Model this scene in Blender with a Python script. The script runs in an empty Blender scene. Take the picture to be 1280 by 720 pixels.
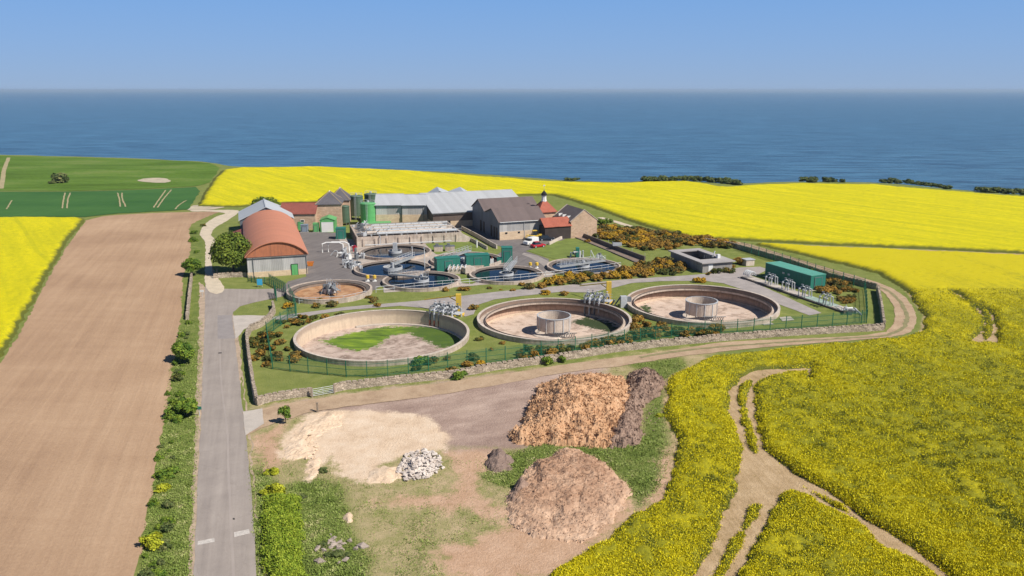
import bpy, bmesh, math, random
import numpy as np
from mathutils import Vector, Matrix
from mathutils.geometry import delaunay_2d_cdt
random.seed(7); rng = np.random.default_rng(7)
S = bpy.context.scene
COL = S.collection
R = math.radians
# ---------------------------------------------------------------- camera model (used to turn measured points into ground positions)
F = 1000.0; CAMH, PITCH = 40.0, math.atan2(248.0, F)
cp, sp = math.cos(PITCH), math.sin(PITCH)
def ray(px, py):
    dx = (px-640)/F; dy = (360-py)/F
    return dx, cp + dy*sp, -sp + dy*cp
def G(px, py, z=0.0):
    dx, dy, dz = ray(px, py); t = (z-CAMH)/dz
    return Vector((dx*t, dy*t, z))
def HZ(px, pyb, pyt):
    g = G(px, pyb); dx, dy, dz = ray(px, pyt)
    return CAMH + dz*g.y/dy
def GP(pts): return [G(*p)[:2] for p in pts]
TH = R(22.0)
AX = Vector((-math.sin(TH), math.cos(TH), 0)); BX = Vector((math.cos(TH), math.sin(TH), 0))
# ---------------------------------------------------------------- numpy helpers
def _h(ix, iy, s):
    n = (ix.astype(np.int64)*374761393 + iy.astype(np.int64)*668265263 + s*974634777) & 0xffffffff
    n = ((n ^ (n >> 13))*1274126177) & 0xffffffff
    return ((n ^ (n >> 16)) & 0xffff)/65535.0
def vnoise(x, y, s=0):
    x = np.asarray(x, float); y = np.asarray(y, float)
    ix = np.floor(x); iy = np.floor(y); fx = x-ix; fy = y-iy
    fx = fx*fx*(3-2*fx); fy = fy*fy*(3-2*fy)
    return ((_h(ix, iy, s)*(1-fx)+_h(ix+1, iy, s)*fx)*(1-fy)+(_h(ix, iy+1, s)*(1-fx)+_h(ix+1, iy+1, s)*fx)*fy)*2-1
def fbm(x, y, s=0, o=4, g=0.5):
    v = 0; a = 1; t = 0
    for k in range(o):
        v = v+a*vnoise(x*2**k+17.3*k, y*2**k-9.1*k, s+k); t += a; a *= g
    return v/t
def sdf(x, y, poly):                     # >0 inside
    x = np.asarray(x, float); y = np.asarray(y, float)
    d = np.full(x.shape, 1e9); ins = np.zeros(x.shape, bool); n = len(poly)
    for i in range(n):
        ax, ay = poly[i]; bx, by = poly[(i+1) % n]
        ex, ey = bx-ax, by-ay; L = ex*ex+ey*ey+1e-12
        t = np.clip(((x-ax)*ex+(y-ay)*ey)/L, 0, 1)
        d = np.minimum(d, (x-ax-t*ex)**2+(y-ay-t*ey)**2)
        if ay != by:
            c = ((ay > y) != (by > y)) & (x < (bx-ax)*(y-ay)/(by-ay)+ax)
            ins ^= c
    d = np.sqrt(d)
    return np.where(ins, d, -d)
def pdist(x, y, line):
    d = np.full(np.shape(x), 1e9)
    for (ax, ay), (bx, by) in zip(line[:-1], line[1:]):
        ex, ey = bx-ax, by-ay; L = ex*ex+ey*ey+1e-12
        t = np.clip(((x-ax)*ex+(y-ay)*ey)/L, 0, 1)
        d = np.minimum(d, (x-ax-t*ex)**2+(y-ay-t*ey)**2)
    return np.sqrt(d)
def sstep(v, a, b):
    t = np.clip((v-a)/(b-a), 0, 1); return t*t*(3-2*t)
def smooth_line(pts, closed=False, step=2.0):        # Catmull-Rom through the points
    P = [np.array(p, float) for p in pts]; n = len(P); out = []
    rngi = range(n) if closed else range(n-1)
    for i in rngi:
        p1 = P[i]; p2 = P[(i+1) % n]
        p0 = P[(i-1) % n] if closed or i > 0 else 2*p1-p2
        p3 = P[(i+2) % n] if closed or i+2 < n else 2*p2-p1
        k = max(1, int(np.linalg.norm(p2-p1)/step))
        for j in range(k):
            t = j/k
            out.append(tuple(0.5*((2*p1)+(-p0+p2)*t+(2*p0-5*p1+4*p2-p3)*t*t+(-p0+3*p1-3*p2+p3)*t**3)))
    if not closed: out.append(tuple(P[-1]))
    return out
def ragged(poly, amp=0.2, step=0.5, s=1):            # a closed outline with an irregular edge
    out = []
    n = len(poly)
    for i in range(n):
        a = np.array(poly[i]); b = np.array(poly[(i+1) % n]); L = np.linalg.norm(b-a)
        k = max(1, min(400, int(L/step)))
        for j in range(k):
            p = a+(b-a)*j/k
            q = p+amp*np.array([float(fbm(p[0]*.8, p[1]*.8, s)), float(fbm(p[0]*.8, p[1]*.8, s+9))])
            out.append((q[0], q[1]))
    return out
# ---------------------------------------------------------------- materials
MATS = {}
def new_mat(name):
    m = bpy.data.materials.new(name); m.use_nodes = True
    nt = m.node_tree; b = nt.nodes['Principled BSDF']; MATS[name] = m
    return m, nt, b
def nd(nt, t, **k):
    n = nt.nodes.new(t)
    for a, v in k.items():
        if a in n.inputs: n.inputs[a].default_value = v
        else: setattr(n, a, v)
    return n
def ln(nt, a, b): nt.links.new(a, b)
def pos(nt, sc=(1, 1, 1), rot=(0, 0, 0), obj=False):
    if obj: src = nt.nodes.new('ShaderNodeTexCoord').outputs['Object']
    else: src = nt.nodes.new('ShaderNodeNewGeometry').outputs['Position']
    if any(rot):                     # turn first, then stretch
        m = nt.nodes.new('ShaderNodeMapping'); m.inputs['Rotation'].default_value = rot; ln(nt, src, m.inputs['Vector']); src = m.outputs['Vector']
    m = nt.nodes.new('ShaderNodeMapping'); m.inputs['Scale'].default_value = sc
    ln(nt, src, m.inputs['Vector']); return m.outputs['Vector']
def noise(nt, vec, scale, detail=4, rough=0.55):
    n = nd(nt, 'ShaderNodeTexNoise'); n.inputs['Scale'].default_value = scale
    n.inputs['Detail'].default_value = detail; n.inputs['Roughness'].default_value = rough
    ln(nt, vec, n.inputs['Vector']); return n.outputs['Fac']
def ramp(nt, fac, stops, interp='LINEAR'):
    r = nt.nodes.new('ShaderNodeValToRGB'); r.color_ramp.interpolation = interp
    e = r.color_ramp.elements
    while len(e) < len(stops): e.new(0.5)
    for el, (p, c) in zip(e, stops):
        el.position = p; el.color = tuple(c)+(1,) if not isinstance(c, (int, float)) else (c, c, c, 1)
    ln(nt, fac, r.inputs['Fac']); return r.outputs['Color']
def mix(nt, fac, a, b, mode='MIX'):
    m = nt.nodes.new('ShaderNodeMix'); m.data_type = 'RGBA'; m.blend_type = mode
    for i, v in ((0, fac), (6, a), (7, b)):
        if isinstance(v, (int, float)): m.inputs[i].default_value = v if i == 0 else (v, v, v, 1)
        elif isinstance(v, tuple): m.inputs[i].default_value = v+(1,) if len(v) == 3 else v
        else: ln(nt, v, m.inputs[i])
    return m.outputs[2]
def mth(nt, op, a, b=0.0, c=None, clamp=False):
    m = nt.nodes.new('ShaderNodeMath'); m.operation = op; m.use_clamp = clamp
    for i, v in enumerate((a, b) if c is None else (a, b, c)):
        if isinstance(v, (int, float)): m.inputs[i].default_value = v
        else: ln(nt, v, m.inputs[i])
    return m.outputs[0]
def bump(nt, b, h, strength=0.5, dist=0.1):
    n = nt.nodes.new('ShaderNodeBump'); n.inputs['Strength'].default_value = strength; n.inputs['Distance'].default_value = dist
    ln(nt, h, n.inputs['Height']); ln(nt, n.outputs['Normal'], b.inputs['Normal'])
def attr(nt, name):
    a = nt.nodes.new('ShaderNodeAttribute'); a.attribute_name = name; return a
def plain(name, col, rough=0.8, var=0.25, scale=0.6, metal=0.0, dirt=None, obj=False, bs=0.3, spec=0.3):
    """weathered surface: base colour broken by two scales of noise, optional streaky dirt"""
    m, nt, b = new_mat(name)
    p = pos(nt, obj=obj)
    n1 = noise(nt, p, scale, 6, 0.6); n2 = noise(nt, p, scale*9, 3, 0.6)
    k = mth(nt, 'ADD', mth(nt, 'MULTIPLY', n1, 0.65), mth(nt, 'MULTIPLY', n2, 0.35))
    lo = tuple(c*(1-var) for c in col); hi = tuple(min(.95, c*(1+var)) for c in col)
    c = ramp(nt, k, [(0.33, lo), (0.67, hi)])
    if dirt:
        ps = pos(nt, (1.4, 1.4, .12), obj=obj)
        c = mix(nt, ramp(nt, noise(nt, ps, 1.3, 5, .7), [(0.48, 0.0), (0.72, 0.75)]), c, dirt)
    ln(nt, c, b.inputs['Base Color']); b.inputs['Roughness'].default_value = rough; b.inputs['Metallic'].default_value = metal
    b.inputs['Specular IOR Level'].default_value = spec
    if bs: bump(nt, b, n2, bs, 0.05)
    return m
def corrug(name, col, dirt, pitch=.35, ang=TH, var=.22, along='wall', rough=.6, sheets=True):
    """profiled metal / fibre-cement sheet: ribs running up the wall or down the roof, uneven weathered sheets"""
    m, nt, b = new_mat(name)
    p = pos(nt, rot=(0, 0, -ang))
    sx = nt.nodes.new('ShaderNodeSeparateXYZ'); ln(nt, p, sx.inputs[0])
    ax = sx.outputs[0 if along in ('wall', 'roofx') else 1]
    if along == 'wall': ax = mth(nt, 'ADD', sx.outputs[0], sx.outputs[1])
    w = mth(nt, 'SINE', mth(nt, 'MULTIPLY', ax, 2*math.pi/pitch))
    # one tone per sheet
    sh = mth(nt, 'FLOOR', mth(nt, 'MULTIPLY', ax, 1/1.1))
    wn = nt.nodes.new('ShaderNodeTexWhiteNoise'); wn.noise_dimensions = '1D'; ln(nt, sh, wn.inputs['W'])
    st = noise(nt, pos(nt, (1.6, 1.6, .15)), 1.0, 5, .7)
    n2 = noise(nt, pos(nt), 0.35, 5, .6)
    k = mth(nt, 'ADD', mth(nt, 'MULTIPLY', wn.outputs['Value'], .35 if sheets else .1), mth(nt, 'ADD', mth(nt, 'MULTIPLY', st, .35), mth(nt, 'MULTIPLY', n2, .4)))
    lo = tuple(c*(1-var) for c in col); hi = tuple(min(.9, c*(1+var)) for c in col)
    c = ramp(nt, k, [(0.3, lo), (0.8, hi)])
    c = mix(nt, ramp(nt, st, [(0.5, 0.0), (0.75, .6)]), c, dirt)
    ln(nt, c, b.inputs['Base Color']); b.inputs['Roughness'].default_value = rough; b.inputs['Specular IOR Level'].default_value = .35
    bump(nt, b, w, .35, .03)
    return m
def courses(name, c1, c2, mortar, sc=1.6, squash=.45, bs=.5):
    """rubble or coursed stone / brick"""
    m, nt, b = new_mat(name)
    p = pos(nt, (1, 1, 1/squash))
    v = nd(nt, 'ShaderNodeTexVoronoi'); v.inputs['Scale'].default_value = sc; ln(nt, p, v.inputs['Vector'])
    e = nd(nt, 'ShaderNodeTexVoronoi', feature='DISTANCE_TO_EDGE'); e.inputs['Scale'].default_value = sc; ln(nt, p, e.inputs['Vector'])
    sx = nt.nodes.new('ShaderNodeSeparateColor'); ln(nt, v.outputs['Color'], sx.inputs[0])
    c = ramp(nt, sx.outputs[0], [(0.0, c1), (0.55, c2), (1.0, tuple(x*.7+.3*y for x, y in zip(c1, c2)))])
    c = mix(nt, ramp(nt, noise(nt, pos(nt), .5, 4), [(0.35, 0.0), (0.7, .4)]), c, tuple(x*.6 for x in c1))
    c = mix(nt, ramp(nt, e.outputs['Distance'], [(0.0, 1.0), (0.08, 0.0)]), c, mortar)
    ln(nt, c, b.inputs['Base Color']); b.inputs['Roughness'].default_value = .9; b.inputs['Specular IOR Level'].default_value = .2
    bump(nt, b, e.outputs['Distance'], bs, .08)
    return m
# ---------------------------------------------------------------- mesh builder
class MB:
    def __init__(s): s.v = []; s.f = []; s.mi = []; s.cur = 0
    def add(s, vs, fs):
        o = len(s.v); s.v += [tuple(v) for v in vs]; s.f += [tuple(o+i for i in f) for f in fs]; s.mi += [s.cur]*len(fs); return s
    def quad(s, a, b, c, d): return s.add([a, b, c, d], [(0, 1, 2, 3)])
    def prism(s, base, z0, z1, cap0=True):       # base: ccw list of (x,y)
        n = len(base)
        vs = [(x, y, z0) for x, y in base]+[(x, y, z1) for x, y in base]
        fs = [(i, (i+1) % n, n+(i+1) % n, n+i) for i in range(n)]+[tuple(range(n, 2*n))]
        if cap0: fs.append(tuple(reversed(range(n))))
        return s.add(vs, fs)
    def box(s, c, d, rot=0.0, o=None):           # centre, full size, yaw
        cx, cy, cz = c; hx, hy, hz = d[0]/2, d[1]/2, d[2]/2; ca, sa = math.cos(rot), math.sin(rot)
        vs = []
        for z in (-hz, hz):
            for x, y in ((-hx, -hy), (hx, -hy), (hx, hy), (-hx, hy)):
                vs.append((cx+x*ca-y*sa, cy+x*sa+y*ca, cz+z))
        return s.add(vs, [(3, 2, 1, 0), (4, 5, 6, 7), (0, 1, 5, 4), (1, 2, 6, 5), (2, 3, 7, 6), (3, 0, 4, 7)])
    def tube(s, pts, r, n=8, caps=True):
        pts = [Vector(p) for p in pts]; rs = r if isinstance(r, (list, tuple)) else [r]*len(pts)
        o = len(s.v); prev = None
        for i, p in enumerate(pts):
            t = (pts[min(i+1, len(pts)-1)]-pts[max(i-1, 0)]).normalized()
            up = Vector((0, 0, 1)) if abs(t.z) < .95 else Vector((1, 0, 0))
            u = t.cross(up).normalized(); w = u.cross(t)
            for k in range(n):
                a = 2*math.pi*k/n; q = p+(u*math.cos(a)+w*math.sin(a))*rs[i]; s.v.append(tuple(q))
        m = len(pts)
        for i in range(m-1):
            for k in range(n):
                s.f.append((o+i*n+k, o+i*n+(k+1) % n, o+(i+1)*n+(k+1) % n, o+(i+1)*n+k)); s.mi.append(s.cur)
        if caps:
            s.f.append(tuple(o+k for k in reversed(range(n)))); s.mi.append(s.cur)
            s.f.append(tuple(o+(m-1)*n+k for k in range(n))); s.mi.append(s.cur)
        return s
    def lathe(s, prof, n=48, c=(0, 0, 0), a0=0, a1=2*math.pi):   # prof: list of (r,z)
        full = abs(a1-a0-2*math.pi) < 1e-6; o = len(s.v); m = len(prof); cols = n if full else n+1
        for i in range(cols):
            a = a0+(a1-a0)*i/n
            for r, z in prof: s.v.append((c[0]+r*math.cos(a), c[1]+r*math.sin(a), c[2]+z))
        for i in range(n):
            j = (i+1) % cols
            for k in range(m-1):
                s.f.append((o+i*m+k, o+j*m+k, o+j*m+k+1, o+i*m+k+1)); s.mi.append(s.cur)
        return s
    def mesh(s, name, mats, smooth=False):
        me = bpy.data.meshes.new(name); me.from_pydata(s.v, [], s.f)
        for m in (mats if isinstance(mats, (list, tuple)) else [mats]): me.materials.append(m)
        if any(s.mi): me.polygons.foreach_set('material_index', s.mi)
        if smooth: me.polygons.foreach_set('use_smooth', [True]*len(me.polygons))
        bm = bmesh.new(); bm.from_mesh(me); bmesh.ops.recalc_face_normals(bm, faces=bm.faces); bm.to_mesh(me); bm.free()
        me.update(); return me
    def build(s, name, mats, parent=None, smooth=False):
        o = bpy.data.objects.new(name, s.mesh(name, mats, smooth)); COL.objects.link(o)
        if parent: o.parent = parent
        return o
def link(name, me, parent=None):
    o = bpy.data.objects.new(name, me); COL.objects.link(o)
    if parent: o.parent = parent
    return o
def thing(name, label, cat, loc=(0, 0, 0), rz=0, group=None):
    o = bpy.data.objects.new(name, None); COL.objects.link(o); o.location = loc; o.rotation_euler = (0, 0, rz)
    return tag(o, label, cat, group)
def tag(o, label, cat, group=None, kind=None):
    o['label'] = label; o['category'] = cat
    if group: o['group'] = group
    if kind: o['kind'] = kind
    return o
def struct(o): o['kind'] = 'structure'; return o
def copy_thing(root, loc, rz=0, label=None, scale=None):
    r = root.copy(); COL.objects.link(r); r.location = loc; r.rotation_euler = (0, 0, rz)
    if scale: r.scale = scale
    if label: r['label'] = label
    for ch in list(root.children):
        c = ch.copy(); COL.objects.link(c); c.parent = r
        for g in list(ch.children):
            d = g.copy(); COL.objects.link(d); d.parent = c
    return r
def npmesh(name, v, f, mats, attrs=None, mi=None, smooth=False):
    """v (n,3), f (m,k) arrays"""
    me = bpy.data.meshes.new(name); v = np.asarray(v, np.float32); f = np.asarray(f, np.int32)
    m, k = f.shape
    me.vertices.add(len(v)); me.vertices.foreach_set('co', v.ravel())
    me.loops.add(m*k); me.loops.foreach_set('vertex_index', f.ravel())
    me.polygons.add(m); me.polygons.foreach_set('loop_start', np.arange(0, m*k, k, dtype=np.int32))
    for mt in (mats if isinstance(mats, (list, tuple)) else [mats]): me.materials.append(mt)
    if mi is not None: me.polygons.foreach_set('material_index', np.asarray(mi, np.int32))
    me.polygons.foreach_set('use_smooth', np.full(m, smooth))
    for an, (dom, arr) in (attrs or {}).items():
        a = me.attributes.new(an, 'FLOAT', dom); a.data.foreach_set('value', np.asarray(arr, np.float32).ravel())
    me.update(calc_edges=True); me.validate()
    return me
def sheet(name, poly, z, mat, holes=(), grid=None, zfun=None):
    """flat (or draped) ground sheet with real outline; holes are closed outlines cut out of it"""
    pts = [Vector((p[0], p[1])) for p in poly]; n = len(pts); edges = [(i, (i+1) % n) for i in range(n)]
    for h in holes:
        o = len(pts); m = len(h); pts += [Vector(p) for p in h]; edges += [(o+i, o+(i+1) % m) for i in range(m)]
    if grid:
        xs = [p[0] for p in poly]; ys = [p[1] for p in poly]
        gx, gy = np.meshgrid(np.arange(min(xs), max(xs), grid), np.arange(min(ys), max(ys), grid))
        k = sdf(gx, gy, poly) > grid*.3
        pts += [Vector((a, b)) for a, b in zip(gx[k], gy[k])]
    vo, eo, fo, *_ = delaunay_2d_cdt(pts, edges, [], 0, 1e-5)
    vx = np.array([(v.x, v.y) for v in vo]); fo = np.array([f for f in fo if len(f) == 3])
    c = vx[fo].mean(axis=1); keep = sdf(c[:, 0], c[:, 1], poly) > 0
    for h in holes: keep &= sdf(c[:, 0], c[:, 1], h) < 0
    fo = fo[keep]
    zz = z if zfun is None else z+zfun(vx[:, 0], vx[:, 1])
    v = np.column_stack([vx, np.broadcast_to(zz, (len(vx),))])
    used = np.unique(fo); rm = np.zeros(len(v), int); rm[used] = np.arange(len(used))
    o = link(name, npmesh(name, v[used], rm[fo], mat, smooth=zfun is not None))
    return struct(o)
# ================================================================ ground, fields, roads, sea, sky
coast_px = [(-900, 189), (-400, 191), (0, 193.5), (60, 194.5), (130, 196.5), (200, 199), (262, 204), (300, 209), (400, 209), (440, 210.5), (560, 216.5), (640, 220.5), (700, 224),
            (780, 227.5), (805, 226.5), (860, 226.5), (900, 230.5), (960, 228.5), (1000, 228), (1095, 229), (1180, 235), (1230, 239), (1290, 243), (1500, 252), (2200, 280)]
coast = smooth_line(GP(coast_px), step=8)
land = coast+[(600, -200), (-600, -200)]
TANKS = [(478.5, 416, 108), (692.5, 396.8, 96), (877, 378, 93.5)]          # three large round tanks: centre and half width seen at rim height
BIG = []
for px, py, hw in TANKS:
    g = G(px, py, .85); dep = g.y*cp+(CAMH-.85)*sp
    BIG.append((g.x, g.y, hw/F*dep))
def tz(x, y):
    x = np.asarray(x, float); y = np.asarray(y, float)
    return 1.1*fbm(x/75, y/45, 5, 3)*sstep(y, 275, 370)
def tz1(x, y): return float(tz(np.array([x]), np.array([y]))[0])
# -- zones of the rough ground, pixel outlines measured on the photograph
hard = GP([(318, 512), (350, 505), (480, 486), (600, 471), (700, 459), (760, 455), (735, 500), (690, 520), (655, 560), (610, 562), (560, 562), (540, 552), (500, 545), (455, 530), (420, 515), (360, 520), (318, 535)])
sand = GP([(350, 572), (352, 548), (372, 530), (388, 516), (430, 512), (480, 514), (530, 520), (566, 545), (556, 562), (520, 566), (484, 578), (462, 604), (440, 600), (424, 592), (412, 570), (402, 582), (388, 602), (382, 598), (384, 574)])
bare1 = GP([(558, 566), (612, 556), (636, 575), (602, 592), (602, 622), (640, 642), (600, 652), (585, 632), (570, 640), (520, 632), (470, 628), (500, 620), (560, 618), (575, 600)])
bare2 = GP([(538, 690), (600, 672), (640, 650), (700, 600), (790, 625), (788, 650), (700, 718), (640, 730), (560, 720)])
bare3 = GP([(320, 545), (352, 530), (350, 580), (330, 590), (322, 580)])
bare4 = GP([(838, 560), (846, 590), (836, 625), (800, 645), (795, 640), (825, 600), (826, 565)])
bare5 = GP([(430, 595), (475, 600), (550, 612), (620, 660), (560, 665), (470, 640), (420, 615)])
lush1 = GP([(600, 600), (622, 570), (690, 552), (760, 560), (800, 545), (812, 490), (835, 490), (832, 530), (836, 580), (825, 610), (800, 635), (780, 600), (740, 570), (690, 575), (660, 590), (640, 610)])
lush2 = GP([(316, 600), (330, 575), (345, 610), (395, 598), (425, 606), (436, 640), (440, 670), (462, 700), (450, 740), (320, 740)])
lush3 = GP([(780, 455), (850, 446), (860, 459), (836, 472), (830, 500), (815, 490), (818, 470)])
verge = GP([(236, 283), (256, 290), (255, 330), (254, 440), (250, 500), (247, 575), (243, 640), (238, 760), (170, 760), (177, 690), (198, 565), (214, 440), (226, 400), (237, 310)])
soilp = GP([(860, 459), (900, 446), (1000, 435), (1125, 424), (1150, 417), (1155, 395), (1130, 361), (1096, 340), (1025, 322), (960, 308), (945, 304), (1100, 310), (1500, 326), (2400, 400), (2400, 900), (640, 900), (692, 720), (754, 673), (793, 642), (842, 620), (838, 595), (842, 545), (828, 518), (832, 475)])
ys = [-150.0]
while ys[-1] < 660: ys.append(ys[-1]+max(.26, abs(ys[-1])*.0052, 8 if ys[-1] < 30 else 0, 2 if ys[-1] < 42 else 0))
ys = np.array(ys); us = np.concatenate([np.arange(-2.2, -.9, .05), np.arange(-.9, 1.2, .0042), np.arange(1.2, 2.21, .05)])
U, Y = np.meshgrid(us, ys); X = U*np.maximum(Y, 46); 
gx, gy = X.ravel().copy(), Y.ravel().copy()
nr, nc = X.shape
idx = np.arange(nr*nc).reshape(nr, nc)
quads = np.stack([idx[:-1, :-1], idx[:-1, 1:], idx[1:, 1:], idx[1:, :-1]], -1).reshape(-1, 4)
GX0, GY0 = gx.copy(), gy.copy()
cd = sdf(gx, gy, land)
gz = tz(gx, gy) - 36*sstep(-cd, 0, 26) - .4*sstep(-cd, -1, 3)*(1+fbm(gx/3, gy/3, 3))
fq = quads
for (cx, cy, r) in BIG:
    r0 = r-.3
    d = np.hypot(gx-cx, gy-cy); ins = d < r0
    bad = ins[fq].any(axis=1); bv = np.unique(fq[bad]); bv = bv[~ins[bv]]
    k = r0/np.hypot(gx[bv]-cx, gy[bv]-cy); gx[bv] = cx+(gx[bv]-cx)*k; gy[bv] = cy+(gy[bv]-cy)*k
    fq = fq[~bad]
near = gy < 150
gz = gz+np.where((gy < 130) & (gy > 20), .10*fbm(gx/5, gy/5, 21, 3)*sstep(cd, 0, 5)*sstep(gx, -27, -20)*sstep(np.hypot(gx-BIG[0][0], gy-BIG[0][1]), 22, 30)*sstep(-gy, -112, -102), 0)
def cl(v): return np.clip(v, -6, 6)
A_hard = cl(sdf(gx, gy, hard)); A_sand = cl(sdf(gx, gy, sand))
A_bare = cl(np.maximum.reduce([sdf(gx, gy, p) for p in (bare1, bare2, bare3, bare4)]))
A_lush = cl(np.maximum.reduce([sdf(gx, gy, p) for p in (lush1, lush2, lush3, verge)]))
A_soil = cl(sdf(gx, gy, soilp)); A_coast = cl(cd)
waste = GP([(304, 545), (320, 505), (600, 470), (830, 438), (900, 430), (870, 470), (850, 560), (850, 640), (680, 760), (330, 760)])
A_waste = cl(sdf(gx, gy, waste))
used = np.unique(fq); rm = np.zeros(len(gx), int); rm[used] = np.arange(len(used))
# ground material
m, nt, b = new_mat('rough_grass_ground')
P0 = pos(nt)
nA = noise(nt, P0, .06, 5, .6); nB = noise(nt, P0, .45, 6, .65); nC = noise(nt, P0, 3.2, 5, .7); nD = noise(nt, pos(nt, (1, .5, 1)), 9, 3, .7)
fine = mth(nt, 'ADD', mth(nt, 'MULTIPLY', nC, .5), mth(nt, 'MULTIPLY', nD, .5))
grass = ramp(nt, mth(nt, 'ADD', mth(nt, 'MULTIPLY', nB, .55), mth(nt, 'MULTIPLY', fine, .45)), [(.33, (.115, .15, .03)), (.5, (.19, .225, .055)), (.68, (.3, .3, .1))])
grass = mix(nt, ramp(nt, nA, [(.4, 0.0), (.65, .5)]), grass, (.24, .25, .08))
drygrass = ramp(nt, mth(nt, 'ADD', mth(nt, 'MULTIPLY', nB, .6), mth(nt, 'MULTIPLY', fine, .4)), [(.3, (.17, .21, .05)), (.41, (.3, .28, .11)), (.52, (.42, .34, .18)), (.68, (.58, .43, .27))])
lushc = ramp(nt, mth(nt, 'ADD', mth(nt, 'MULTIPLY', nB, .5), mth(nt, 'MULTIPLY', fine, .5)), [(.35, (.09, .13, .025)), (.52, (.17, .21, .05)), (.68, (.33, .31, .11))])
barec = ramp(nt, mth(nt, 'ADD', mth(nt, 'MULTIPLY', nB, .5), mth(nt, 'MULTIPLY', fine, .5)), [(.3, (.3, .24, .1)), (.42, (.47, .29, .18)), (.58, (.6, .4, .27)), (.7, (.68, .5, .36))])
sandc = ramp(nt, mth(nt, 'ADD', mth(nt, 'MULTIPLY', nB, .6), mth(nt, 'MULTIPLY', fine, .4)), [(.3, (.54, .38, .25)), (.48, (.72, .54, .38)), (.66, (.82, .66, .5))])
hardc = ramp(nt, mth(nt, 'ADD', mth(nt, 'MULTIPLY', noise(nt, pos(nt, (.6, 1.2, 1), (0, 0, R(-25))), .16, 7, .68), .7), mth(nt, 'MULTIPLY', fine, .3)), [(.34, (.24, .16, .13)), (.5, (.40, .285, .23)), (.64, (.56, .42, .34))])
def edge(nt, name, n, amp, soft):
    a = attr(nt, name).outputs['Fac']
    v = mth(nt, 'ADD', a, mth(nt, 'MULTIPLY', mth(nt, 'SUBTRACT', n, .5), amp))
    mr = nt.nodes.new('ShaderNodeMapRange'); mr.inputs[1].default_value = -soft; mr.inputs[2].default_value = soft; ln(nt, v, mr.inputs[0]); mr.interpolation_type = 'SMOOTHSTEP'
    return mr.outputs[0]
mixn = mth(nt, 'ADD', mth(nt, 'MULTIPLY', nB, .6), mth(nt, 'MULTIPLY', fine, .4))
c = mix(nt, edge(nt, 'waste', mixn, 6, 1.2), grass, drygrass)
c = mix(nt, edge(nt, 'lush', mixn, 9, 1.0), c, lushc)
c = mix(nt, edge(nt, 'bare', mixn, 11, .9), c, barec)
c = mix(nt, edge(nt, 'hard', mixn, 6, 1.2), c, hardc)
c = mix(nt, edge(nt, 'sand', mixn, 6, .6), c, sandc)
c = mix(nt, edge(nt, 'soil', mixn, 2, .5), c, ramp(nt, mth(nt, 'ADD', mth(nt, 'MULTIPLY', mixn, .7), mth(nt, 'MULTIPLY', noise(nt, pos(nt, (2.2, .12, 1), (0, 0, R(-8))), 1.0, 5, .7), .3)), [(.34, (.26, .2, .09)), (.45, (.42, .29, .16)), (.62, (.6, .44, .27))]))
c = mix(nt, edge(nt, 'coastd', mixn, 5, 1), ramp(nt, mixn, [(.3, (.06, .09, .02)), (.5, (.13, .15, .05)), (.7, (.3, .2, .12))]), c)
ln(nt, c, b.inputs['Base Color']); b.inputs['Roughness'].default_value = .95; b.inputs['Specular IOR Level'].default_value = .1
bump(nt, b, mth(nt, 'ADD', nC, mth(nt, 'MULTIPLY', nD, .5)), .7, .18)
M_ground = m
ground = struct(link('ground', npmesh('ground', np.column_stack([gx, gy, gz])[used], rm[fq], M_ground,
    {k: ('POINT', a[used]) for k, a in (('hard', A_hard), ('sand', A_sand), ('bare', A_bare), ('lush', A_lush), ('soil', A_soil), ('coastd', A_coast), ('waste', A_waste))}, smooth=True)))
# ---------------------------------------------------------------- ploughed field
m, nt, b = new_mat('ploughed_soil')
P0 = pos(nt)
rows = noise(nt, pos(nt, (.8, .03, 1), (0, 0, R(-17))), 1.0, 4, .6)
rows2 = noise(nt, pos(nt, (.05, .6, 1), (0, 0, R(6))), 1.0, 4, .6)
n1 = noise(nt, P0, .035, 5, .6); n2 = noise(nt, P0, 2.5, 6, .75)
k = mth(nt, 'ADD', mth(nt, 'ADD', mth(nt, 'MULTIPLY', rows, .22), mth(nt, 'MULTIPLY', n1, .5)), mth(nt, 'ADD', mth(nt, 'MULTIPLY', n2, .28), mth(nt, 'MULTIPLY', rows2, .1)))
c = ramp(nt, k, [(.40, (.32, .2, .125)), (.55, (.43, .28, .175)), (.70, (.53, .36, .23))])
ln(nt, c, b.inputs['Base Color']); b.inputs['Roughness'].default_value = .95; b.inputs['Specular IOR Level'].default_value = .1
bump(nt, b, mth(nt, 'ADD', n2, mth(nt, 'MULTIPLY', rows, 1.5)), .6, .12)
plough = GP([(107, 276), (128, 270.5), (150, 268.5), (200, 266), (262, 264.5), (274, 265), (254, 273), (240, 280), (236, 286), (238.5, 310), (233, 335), (228, 350), (226, 400), (217, 440), (212, 500), (198, 565), (188, 625), (177, 690), (165, 760), (120, 1000), (-900, 1000), (-420, 620), (-120, 540), (0, 455), (30, 408), (62, 345), (84, 308)])
sheet('ploughed_field', ragged(plough, .5, .9, 3), .03, m)
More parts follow.
